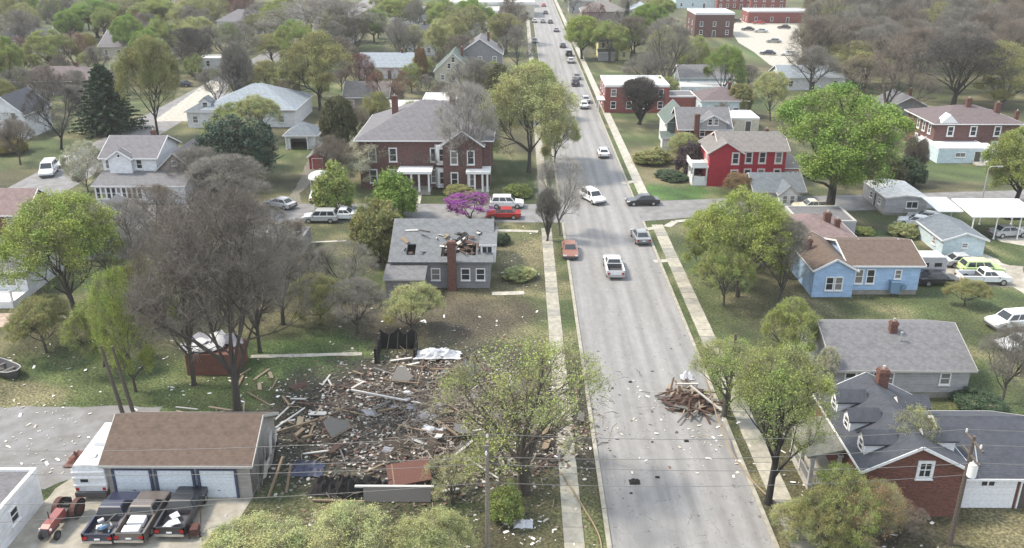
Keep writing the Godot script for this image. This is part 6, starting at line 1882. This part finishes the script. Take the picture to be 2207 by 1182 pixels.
func plant() -> void:
	R.seed = 99
	# lower part of the picture
	tree("thin0", "brown", "spring", 0.49, -51.08, 11.49, 12.40, "forked budding tree with dark trunk between rubble and left-hand sidewalk")
	tree("thin1", "dark", "spring", 17.12, -49.99, 12.15, 7.43, "tall dark-trunked budding tree beside the right-hand sidewalk")
	tree("thin1", "grey", "spring", 16.49, -61.12, 6.80, 7.04, "green budding tree directly behind the timber pile")
	tree("bud2", "brown", "sage", -15.08, -40.70, 4.67, 8.16, "leftmost pale green treetop at the bottom edge beside the concrete apron")
	tree("bud0", "brown", "sage", -9.98, -40.36, 5.44, 8.38, "middle pale green treetop at the bottom edge in front of the charred wall frame")
	tree("bud1", "brown", "sage", -5.18, -41.15, 5.65, 6.03, "rightmost pale green treetop at the bottom edge beside the pale pole")
	tree("shrub", "brown", "spring", -0.76, -48.02, 3.00, 2.61, "bright green shrub at the foot of the forked budding tree", "", "shrub")
	tree("thin0", "brown", "sage", -4.42, -49.84, 3.72, 4.11, "thin green sapling at the front right of the rubble heap")
	tree("thin0", "grey", "rust", 21.09, -43.96, 5.98, 5.45, "russet and green budding tree before the brick gable")
	tree("bud2", "grey", "olive", 18.95, -44.59, 5.19, 4.06, "low olive tree left of the brick gable by the sidewalk")
	tree("thin0", "grey", "sage", 26.47, -51.37, 7.10, 3.87, "thin pale tree in front of the dormer roof")
	tree("bud1", "grey", "sage", 18.07, -46.13, 3.04, 3.87, "grey-green brush by the sidewalk at the left corner of the brick house yard")
	tree("bare0", "brown", "", 24.31, -45.95, 3.03, 3.56, "leafless brown brush at the foot of the brick gable")
	tree("bud0", "grey", "spring", 20.16, -45.03, 6.22, 4.96, "fuller spring green tree before the brick house porch")
	tree("bud2", "grey", "sage", 23.15, -46.40, 4.27, 3.28, "pale green sapling against the left half of the brick gable")
	tree("bare1", "smoke", "", -22.61, -61.70, 19.49, 12.37, "huge dark bare tree left of the centre behind the garage")
	tree("bare2", "brown", "", -27.64, -66.09, 16.54, 9.12, "dark bare tree left of the huge one")
	tree("bare0", "grey", "", -23.02, -78.17, 11.01, 8.65, "fine grey bare tree beside the shed with the shredded white roof")
	tree("bud2", "grey", "lime", -43.88, -79.32, 13.42, 13.38, "broad yellow-green tree at left above the railed porch")
	tree("bud0", "brown", "lime", -32.16, -64.87, 11.93, 5.27, "narrow yellow-green tree behind the two leaning poles")
	tree("bare0", "grey", "", -41.72, -84.89, 10.61, 9.77, "grey bare tree over the grey gabled cottage")
	tree("bare1", "brown", "", -41.77, -95.77, 9.26, 9.75, "brownish bare tree below the white house porch")
	tree("oval1", "brown", "olive", -16.02, -95.05, 7.89, 6.72, "rounded olive tree left of the blast-damaged house")
	tree("bare0", "grey", "", -18.12, -85.06, 6.23, 7.33, "low bare tree in front of the blast-damaged house's left corner")
	tree("bud1", "brown", "lime", 23.17, -85.35, 12.25, 10.26, "large yellow-green tree right of the junction")
	tree("bud0", "grey", "lime", 20.45, -90.22, 8.05, 6.66, "yellow-green tree nearest the street before the large one")
	tree("bare1", "grey", "", 27.07, -83.57, 9.57, 6.72, "grey bare tree between yellow-green tree and blue house")
	tree("bud2", "grey", "rust", 31.41, -121.20, 3.62, 5.64, "small orange-tinged tree left of the cottage's grey roof")
	tree("bud2", "pale", "cream", 25.76, -64.89, 4.55, 2.14, "white blossoming tree left of the long grey house")
	tree("bare2", "grey", "", 39.83, -63.47, 7.56, 5.34, "bare tree right of the long grey house")
	tree("shrub", "brown", "deep", 37.57, -62.71, 1.38, 4.15, "dark clipped shrub right of the long grey house", "", "shrub")
	tree("bare2", "smoke", "", -23.67, -72.19, 10.87, 7.24, "smoky bare tree right of the huge bare one")
	tree("bare0", "brown", "", -22.52, -85.03, 4.96, 6.35, "brown bare tree at the right end of the shed with the shredded roof")
	tree("bud1", "brown", "olive", -19.38, -78.20, 5.40, 6.83, "olive tree on the lawn between shed and blast-damaged house")
	tree("bare1", "grey", "", -15.38, -76.14, 5.77, 6.68, "grey bare tree on the lawn before the blast-damaged house")
	tree("bud0", "brown", "spring", -34.86, -78.09, 7.54, 7.28, "spring green tree between the two bare giants and the grey cottage")
	tree("bare2", "brown", "", -33.53, -88.77, 9.52, 8.62, "brown bare tree behind the huge one")
	tree("bud2", "grey", "olive", -43.27, -72.05, 5.58, 6.39, "olive tree on the grass right of the trampoline")
	tree("bare0", "smoke", "", -27.90, -91.52, 8.16, 6.77, "smoky bare tree on the lawn behind the shed with the shredded roof")
	tree("bare1", "brown", "", -25.79, -95.88, 5.13, 5.42, "slender brown bare tree near the cross street at left")
	tree("bud1", "brown", "sage", -10.04, -76.18, 5.30, 5.79, "sage green tree at the back of the burnt room")
	tree("bud0", "grey", "lime", 27.82, -94.05, 7.49, 7.43, "yellow-green tree behind the large one at right of the junction")
	tree("bud2", "grey", "spring", 21.18, -82.95, 7.09, 5.72, "small spring green tree in front of the yellow-green pair")
	tree("bud1", "grey", "spring", 23.88, -68.95, 7.12, 6.13, "spring green tree left of the long grey house")
	# around the junction
	tree("leafy0", "dark", "bright", 42.36, -114.61, 17.50, 17.98, "great bright green tree at the corner of the cross street")
	tree("spread", "grey", "magenta", -6.18, -109.92, 3.80, 7.44, "flowering magenta tree before the brick mansion")
	tree("bud1", "grey", "sage", 1.70, -134.12, 17.29, 14.91, "great pale green tree at the left side of the street beyond the junction")
	tree("bud0", "grey", "sage", 5.91, -139.78, 10.33, 9.06, "lower pale green tree leaning over the street in front of the great one")
	tree("leafy1", "grey", "lime", 3.06, -174.53, 11.79, 8.32, "lime green tree behind the great pale green one")
	tree("oval0", "brown", "cedar", -3.81, -171.45, 11.36, 6.37, "olive evergreen left of the great pale green tree")
	tree("bare0", "pale", "", 5.29, -104.53, 10.60, 6.70, "pale-limbed bare tree at the left kerb before the junction")
	tree("vase", "grey", "", 3.65, -102.46, 7.12, 3.15, "slim dark bare tree beside the pale-limbed one")
	tree("shrub", "brown", "spring", -24.80, -113.73, 7.28, 6.60, "bright green shrub at the corner of the white canopy", "", "shrub")
	tree("shrub", "brown", "bright", -16.49, -111.79, 6.87, 6.50, "green shrub at the left of the mansion walk", "", "shrub")
	tree("bud1", "grey", "cream", -21.21, -126.72, 7.85, 9.69, "pale blossoming tree before the mansion's left end")
	tree("oval0", "dark", "cedar", -29.20, -141.61, 10.82, 6.50, "dense brown-green cedar right of the open white shed")
	tree("oval1", "dark", "blue", -41.86, -128.56, 10.84, 13.33, "broad blue-green pine below the wide blue roof")
	tree("bare2", "grey", "", -39.25, -115.27, 7.81, 12.10, "grey bare tree in front of the blue-green pine")
	tree("spruce", "dark", "deep", -76.30, -162.04, 12.94, 13.43, "dark layered spruce at upper left")
	tree("bud2", "dark", "olive", -65.86, -158.34, 18.60, 11.45, "tall olive tree with dark trunk right of the spruce")
	tree("bare0", "dark", "", -78.80, -148.49, 11.43, 10.00, "dark spreading bare tree left of the spruce")
	tree("vase", "grey", "", -56.09, -177.23, 14.92, 7.99, "fan-shaped bare tree before the wide blue roof")
	tree("bud1", "dark", "olive", -41.09, -181.98, 16.42, 17.32, "large olive tree with dark branching left of the white-roofed building")
	tree("bud0", "pale", "cream", -62.49, -122.83, 7.88, 5.73, "pale blossoming tree over the side street by the white house")
	tree("shrub", "brown", "gold", -85.99, -145.85, 3.19, 5.91, "orange-brown shrub at the left edge by the side street", "", "shrub")
	tree("bare1", "pale", "", -7.56, -123.92, 16.56, 9.49, "lilac-grey bare tree before the mansion's bay")
	tree("bare0", "russet", "", -26.53, -181.14, 8.96, 10.06, "russet bare tree left of the white flat roofs")
	tree("oval0", "brown", "rust", -22.76, -207.93, 9.78, 3.48, "slim brown column-shaped cedar left of the cream gable")
	tree("bare2", "grey", "", -12.91, -126.77, 7.03, 6.23, "small grey bare tree over the mansion's left porch")
	tree("shrub", "brown", "plum", 26.72, -132.68, 5.70, 4.46, "dark plum shrub beside the red house's porch", "", "shrub")
	tree("shrub", "brown", "olive", 22.08, -140.49, 2.32, 6.44, "olive hedge clump on the tan lawn right of the street", "", "shrub")
	tree("shrub", "brown", "deep", 23.48, -130.82, 1.24, 5.33, "low dark green hedge at the edge of the green lawn", "", "shrub")
	tree("shrub", "brown", "deep", 26.72, -156.81, 2.54, 1.84, "small dark cone bush by the green gabled house", "", "shrub")
	tree("vase", "dark", "", 23.43, -169.13, 9.40, 8.53, "dark fan-shaped bare tree before the red flat-roofed building")
	tree("bud1", "dark", "bright", 45.05, -194.71, 12.15, 8.99, "bright green tree on a dark curved trunk beyond the green gabled house")
	tree("bud0", "grey", "spring", 42.18, -215.94, 11.58, 7.88, "light green tree behind the red flat-roofed building")
	tree("oval0", "grey", "olive", 44.43, -177.04, 6.68, 5.42, "olive column tree right of the curved trunk")
	tree("bare0", "grey", "", 33.37, -202.41, 16.56, 13.24, "broad grey bare tree behind the yellow house")
	tree("bare2", "grey", "", 30.25, -208.31, 8.31, 11.97, "smoke-grey bare tree below the yellow house")
	tree("leafy1", "dark", "lime", 17.91, -253.61, 12.37, 10.74, "yellow-green street tree beside the yellow house")
	tree("spruce", "dark", "deep", 36.74, -308.99, 11.50, 4.74, "narrow dark conifer above the yellow house")
	tree("leafy0", "grey", "spring", 50.26, -328.08, 11.83, 13.38, "soft green tree at the top right of the narrow conifer")
	tree("bud2", "grey", "sage", 49.63, -172.69, 9.91, 8.23, "grey-green tree left of the great bright green one")
	tree("vase", "russet", "", 70.25, -214.84, 7.88, 6.71, "small russet bare tree above the great bright green tree")
	tree("bare1", "dark", "", 92.96, -188.81, 15.01, 23.79, "dark low-forked bare tree before the brick house at right")
	tree("bare0", "brown", "", 71.70, -171.99, 16.96, 19.10, "brown-grey bare tree right above the bright green crown")
	tree("bud1", "grey", "olive", 78.14, -208.65, 11.13, 18.50, "olive-tinged tree behind the bright green crown")
	tree("bud0", "grey", "olive", 102.35, -186.88, 13.85, 18.65, "olive-grey tree over the roof of the brick house at right")
	tree("leafy1", "dark", "spring", 68.33, -116.45, 11.60, 8.94, "rounded green tree cut by the right edge beside the street lamp")
	tree("shrub", "brown", "cedar", 54.10, -126.03, 5.95, 6.17, "brown-green thicket right of the bright green tree's trunk", "", "shrub")
	tree("shrub", "brown", "deep", 58.22, -127.77, 4.47, 4.86, "dark thicket left of the white flat-roofed house", "", "shrub")
	for q in [[59.05, -129.79, 7.14, 2.82, "left one of the two thin bare trunks before the white flat-roofed house"], [60.45, -129.29, 6.90, 2.46, "right one of the two thin bare trunks before the white flat-roofed house"]]:
		tree("vase", "brown", "", q[0], q[1], q[2], q[3], q[4])
	tree("shrub", "brown", "spring", 43.54, -105.33, 1.05, 2.63, "small green bush in the yard of the pink hipped roof", "", "shrub")
	tree("shrub", "brown", "sage", 48.16, -104.49, 1.96, 3.49, "pale bush left of the small pale blue garage", "", "shrub")
	tree("shrub", "brown", "deep", -2.06, -101.59, 1.38, 2.56, "dark bush at the right corner of the blast-damaged house", "", "shrub")
	tree("shrub", "grey", "sage", 0.21, -90.35, 1.38, 3.60, "low grey-green bush on the tan yard by the left-hand sidewalk", "", "shrub")
	tree("shrub", "brown", "olive", -8.39, -120.91, 1.86, 4.64, "olive hedge along the mansion's front", "", "shrub")
	tree("shrub", "brown", "spring", -0.10, -120.97, 2.06, 3.98, "green bush at the mansion's right corner", "", "shrub")
	# left and upper left
	tree("leafy0", "dark", "bright", -139.99, -300.23, 12.85, 16.20, "bright green tree at the top left with dark trunk")
	tree("leafy1", "grey", "lime", -167.11, -326.53, 11.51, 11.71, "bright lime tree at the very top left")
	tree("leafy0", "dark", "spring", -114.29, -198.51, 13.21, 8.36, "fresh green tree at the left edge above the gabled house")
	tree("bud1", "dark", "spring", -118.20, -227.13, 11.49, 12.45, "spring green tree with fan of dark limbs above the grey-violet roof")
	tree("bare2", "grey", "", -133.86, -242.36, 15.14, 13.86, "grey bare tree at the top left corner")
	tree("bud2", "brown", "gold", -121.19, -252.62, 7.38, 5.89, "amber budding tree right of the fan-limbed green one")
	tree("bud0", "grey", "cream", -89.21, -201.54, 9.33, 6.36, "pale blossoming tree behind the spruce top")
	tree("bare1", "dark", "", -82.01, -223.83, 12.44, 14.02, "dark brown bare tree right of the tall olive tree")
	tree("bare0", "grey", "", -75.40, -234.87, 12.40, 15.88, "grey bare tree behind the fan-shaped one")
	tree("bare1", "grey", "", -58.09, -269.93, 15.33, 36.20, "wide grey bare crown at the top middle-left")
	tree("bud0", "grey", "lime", -76.67, -291.19, 14.03, 11.97, "yellow-green tree left of the wide grey crown")
	tree("spruce", "dark", "deep", -103.26, -337.34, 10.71, 6.89, "dark conifer at the top left of the wide grey crown")
	tree("leafy1", "grey", "spring", -42.21, -327.42, 11.51, 15.89, "green tree at the top right of the wide grey crown")
	tree("bud2", "grey", "olive", -66.44, -242.84, 8.57, 11.34, "olive tree below the yellow-green one in the upper middle-left")
	tree("bare0", "grey", "", -19.09, -280.51, 12.46, 15.87, "pale grey bare tree before the white-roofed hall")
	tree("bare2", "brown", "", -3.46, -265.42, 11.85, 10.95, "brown-grey bare tree at the left kerb far up the street")
	tree("bare1", "russet", "", -33.90, -190.98, 10.83, 8.05, "russet-brown bare tree left of the weathered house")
	tree("bare1", "grey", "", -9.29, -181.26, 11.27, 10.54, "grey bare tree before the grey shingled house")
	tree("bud0", "brown", "olive", -58.30, -234.99, 7.15, 8.55, "thin olive tree behind the large olive one")
	tree("leafy1", "dark", "spring", -124.76, -313.05, 11.83, 17.65, "green tree along the top edge left of the dark conifer")
	tree("bare0", "grey", "", -105.90, -259.97, 9.75, 10.76, "bare tree right of the long slate-lilac roof")
	tree("bud1", "grey", "sage", -115.92, -329.79, 12.08, 15.18, "sage tree at the top edge above the far brown cottage")
	tree("bare1", "grey", "", -55.31, -95.67, 5.13, 5.96, "bare tree behind the broad yellow-green one at left")
	tree("bare0", "dark", "", -27.50, -72.16, 10.87, 6.39, "smaller dark bare tree against the huge one's trunk")
	tree("bud1", "brown", "spring", -36.76, -69.39, 6.75, 5.37, "light green tree under the leaning poles' wires")
	tree("bud1", "grey", "olive", 45.99, -83.12, 3.09, 4.29, "small olive tree below the parking pad")
	# trees nobody needs to tell apart: the wood at the upper right, and far gardens
	var wood := [["bare0", "grey", ""], ["bare1", "grey", ""], ["bare2", "brown", ""], ["bud0", "grey", "olive"], ["bare1", "brown", ""], ["bare0", "brown", ""], ["bare2", "grey", ""]]
	var n := 0
	var z := -205.0
	while z > -560.0 and n < 225:
		var x0 := -0.315 * z + 3.0
		var x := x0 + rf(0, 6)
		var x1 := -z * 0.60 + 8.0
		while x < x1 and n < 225:
			var q: Array = wood[R.randi() % 7]
			var hh := rf(11, 17)
			if not (x > 205.0 and z < -440.0):
				var spot := "along the left edge of the wood at upper right" if x < x0 + 14.0 else "along the near edge of the wood at upper right" if z > -225.0 else "at the right side of the wood at upper right" if x > x1 - 22.0 else "in the near half of the dense wood at upper right" if z > -290.0 else "in the far half of the dense wood at upper right"
				if z < -352.0: crowd_tree(q[0], q[1], q[2], x + rf(-3, 3), z + rf(-4, 4), hh, hh * rf(0.75, 1.05))
				else: tree(q[0], q[1], q[2], x + rf(-3, 3), z + rf(-4, 4), hh, hh * rf(0.75, 1.05), ("leafless grey-brown tree " if q[2] == "" else "faintly olive budding tree ") + spot, "bare trees of the wood" if q[2] == "" else "budding trees of the wood", "tree", "wood_tree")
				n += 1
			x += rf(8.5, 12.5) * (1.0 + (-z - 205.0) / 420.0)
		z -= rf(10.0, 13.0) * (1.0 + (-z - 205.0) / 300.0)
	var back := [["bare0", "grey", "", "bare"], ["bud0", "grey", "olive", "olive"], ["bare1", "brown", "", "bare"], ["leafy0", "grey", "spring", "green"], ["bud1", "grey", "sage", "olive"], ["bare2", "grey", "", "bare"], ["leafy1", "grey", "bright", "green"], ["bare0", "russet", "", "bare"]]
	# gardens on the left, between the houses
	var garden := [["bare0", "grey", "", "bare"], ["bare2", "brown", "", "bare"], ["bud1", "grey", "olive", "budding"], ["bud0", "grey", "spring", "budding"], ["bare1", "grey", "", "bare"], ["bud2", "grey", "sage", "budding"]]
	z = -124.0
	while z > -235.0:
		var x := z * 0.60
		while x < 60.0:
			var p := Vector2(x + rf(-4, 4), z + rf(-4, 4))
			var free := not (p.x > 16.0 and p.x < 48.0 and p.y > -138.0) and not (p.x > -4.0 and p.x < 24.0) and not (p.x > -79.0 and p.x < -63.0) and p.x < -0.3 * p.y - 6.0
			for q in built:
				if q[0].distance_to(p) < 8.0: free = false
			if free and R.randf() < 0.85:
				var q: Array = garden[R.randi() % 6]
				var hh := rf(5, 9.5)
				tree(q[0], q[1], q[2], p.x, p.y, hh, hh * rf(0.8, 1.1), beside({"bare": "smallish bare tree", "budding": "smallish budding tree"}[q[3]], p.x, p.y), "garden trees between the houses", "tree", "garden_tree")
			x += rf(8.0, 12.0)
		z -= rf(9.0, 13.0)
	z = -232.0
	while z > -640.0:
		var x := z * 0.60
		while x < 90.0:
			var px := x + rf(-4, 4)
			var pz := z + rf(-5, 5)
			var blocked := (px > 1.0 and px < 21.0) or (px > -78.0 and px < -63.0) or (px > 48.0 and pz > -450.0) or (px > -62.0 and px < 0.0 and pz < -300.0 and pz > -445.0 and R.randf() < 0.75) or (px > 20.0 and pz < -330.0 and pz > -430.0 and R.randf() < 0.5)
			if not blocked and R.randf() < 0.85:
				var q: Array = back[R.randi() % 8]
				var hh := rf(8, 14)
				if pz < -352.0:
					crowd_tree(q[0], q[1], q[2], px, pz, hh, hh * rf(0.75, 1.05))
				else: tree(q[0], q[1], q[2], px, pz, hh, hh * rf(0.75, 1.05), beside({"bare": "hazy leafless tree", "olive": "hazy olive budding tree", "green": "fresh green tree"}[q[3]], px, pz), "far trees near the top", "tree", "far_tree")
			x += rf(9.0, 14.0) * (1.0 + (-z - 230.0) / 500.0)
		z -= rf(14.0, 19.0) * (1.0 + (-z - 230.0) / 330.0)

func light() -> void:
	var cam := Camera3D.new()
	cam.name = "camera"
	add_child(cam)
	cam.position = Vector3(0, 37.0, 0)
	cam.rotation = Vector3(deg_to_rad(-22.0), atan(13.5 / 1900.0), 0)
	cam.fov = rad_to_deg(2.0 * atan(591.0 / 1900.0))
	cam.near = 0.5
	cam.far = 3000.0
	cam.current = true
	var sky := ProceduralSkyMaterial.new()
	sky.sky_top_color = Color(0.72, 0.76, 0.81)
	sky.sky_horizon_color = Color(0.87, 0.88, 0.89)
	sky.sky_curve = 0.2
	sky.ground_bottom_color = Color(0.25, 0.25, 0.22)
	sky.ground_horizon_color = Color(0.6, 0.62, 0.62)
	sky.sun_angle_max = 20.0
	var e := Environment.new()
	e.background_mode = Environment.BG_SKY
	e.sky = Sky.new()
	e.sky.sky_material = sky
	e.background_energy_multiplier = 1.0
	e.tonemap_mode = Environment.TONE_MAPPER_LINEAR
	e.tonemap_exposure = 2.95
	e.fog_enabled = true
	e.fog_density = 0.00018
	e.fog_light_color = Color(0.9, 0.9, 0.9)
	e.sdfgi_enabled = true
	e.ssao_enabled = true
	e.ssil_enabled = true
	var w := WorldEnvironment.new()
	w.name = "environment"
	w.environment = e
	add_child(w)
	var sun := DirectionalLight3D.new()
	sun.name = "sun"
	sun.light_color = Color(1.0, 0.95, 0.88)
	sun.light_energy = 0.68
	sun.light_angular_distance = 10.0
	sun.shadow_enabled = true
	add_child(sun)
	sun.look_at_from_position(Vector3.ZERO, Vector3(0.72, -0.95, 0.12))

func paints() -> void:
	for k in {"white": 0}: pass
	var c := {"white": Color(0.72, 0.73, 0.74), "silver": Color(0.4, 0.41, 0.42), "grey": Color(0.2, 0.21, 0.22), "black": Color(0.012, 0.013, 0.018), "red": Color(0.38, 0.012, 0.012), "navy": Color(0.018, 0.021, 0.05), "copper": Color(0.26, 0.115, 0.08), "lime": Color(0.45, 0.6, 0.25), "cream": Color(0.55, 0.52, 0.38), "taupe": Color(0.12, 0.1, 0.088), "faded_red": Color(0.24, 0.065, 0.055)}
	for k in c: paint("car_" + k, c[k])
	var s := {"beige": Color(0.3, 0.285, 0.265), "white": Color(0.64, 0.65, 0.67), "grey": Color(0.34, 0.34, 0.35), "blue": Color(0.31, 0.45, 0.65), "cream": Color(0.5, 0.47, 0.38), "ice": Color(0.5, 0.6, 0.64), "red": Color(0.34, 0.014, 0.03), "green": Color(0.11, 0.17, 0.15), "yellow": Color(0.66, 0.62, 0.3), "smoke": Color(0.2, 0.2, 0.21), "taupe": Color(0.22, 0.19, 0.175), "rust": Color(0.15, 0.06, 0.045)}
	for k in s: siding("side_" + k, s[k])
	paint("side_smoke_white", Color(0.42, 0.41, 0.42))
	var r := {"brown": Color(0.118, 0.083, 0.064), "slate": Color(0.055, 0.061, 0.077), "lilac": Color(0.15, 0.145, 0.158), "grey": Color(0.155, 0.155, 0.165), "lichen": Color(0.2, 0.195, 0.16), "pink": Color(0.2, 0.145, 0.14), "blue": Color(0.145, 0.17, 0.195), "taupe": Color(0.19, 0.178, 0.17), "green": Color(0.11, 0.15, 0.135), "pale_blue": Color(0.25, 0.29, 0.33), "mauve": Color(0.135, 0.105, 0.11), "teal": Color(0.155, 0.165, 0.175)}
	for k in r: roofing("roof_" + k, r[k])
	bricks("brick_wall", Color(0.165, 0.077, 0.062))
	bricks("brick_pink", Color(0.27, 0.095, 0.09))
	bricks("brick_mauve", Color(0.145, 0.085, 0.083))
	bricks("brick_chimney", Color(0.15, 0.078, 0.066))
	mat("white_roof", Color(0.7, 0.69, 0.68), 0.8, TX.concrete, 0.1)
	mat("white_metal", Color(0.76, 0.77, 0.78), 0.4, TX.dust, 0.2)
	mat("trim_grey", Color(0.42, 0.41, 0.39), 0.7, TX.dust, 0.5)
	mat("trim_pink", Color(0.68, 0.6, 0.58), 0.7, TX.dust, 0.5)
	mat("trim_navy", Color(0.035, 0.05, 0.1), 0.6)
	mat("door_pale", Color(0.64, 0.69, 0.74), 0.5, TX.dust, 0.5)
	mat("door_white", Color(0.72, 0.73, 0.75), 0.5, TX.dust, 0.5)
	mat("door_dark", Color(0.07, 0.06, 0.055), 0.6)
	mat("slab_pale", Color(0.4, 0.38, 0.32), 0.9, TX.concrete, 0.14)
	mat("slab_grey", Color(0.27, 0.265, 0.24), 0.9, TX.concrete, 0.11)
	mat("patio", Color(0.42, 0.33, 0.28), 0.9, TX.concrete, 0.12)
	mat("steel_blue", Color(0.12, 0.2, 0.3), 0.5)
	mat("rusty", Color(0.13, 0.045, 0.035), 0.8, TX.bark, 1.0, false)
	mat("sheet_white", Color(0.62, 0.63, 0.66), 0.8, TX.grain, 0.8)
	mat("sheet_grey", Color(0.33, 0.33, 0.37), 0.8, TX.grain, 0.8)
	mat("board_grey", Color(0.22, 0.21, 0.2), 0.9, TX.bark, 0.9, false)
	mat("board_tan", Color(0.36, 0.27, 0.18), 0.9, TX.bark, 0.9, false)
	mat("board_white", Color(0.6, 0.58, 0.55), 0.85, TX.grain, 0.9, false)
	mat("board_brown", Color(0.13, 0.075, 0.055), 0.9, TX.bark, 0.9, false)
	mat("board_rust", Color(0.2, 0.085, 0.065), 0.9, TX.bark, 0.9, false)
	mat("pale_wood", Color(0.5, 0.4, 0.29), 0.9, TX.bark, 0.9, false)

func _ready() -> void:
	R.seed = 1
	light()
	make_textures()
	make_materials()
	paints()
	ground()
	roads()
	make_trees()
	make_cars()
	near_buildings()
	far_buildings()
	vehicles()
	poles()
	debris()
	plant()
	draw_crowd()
	grass()
	for k in cars: cars[k].free()
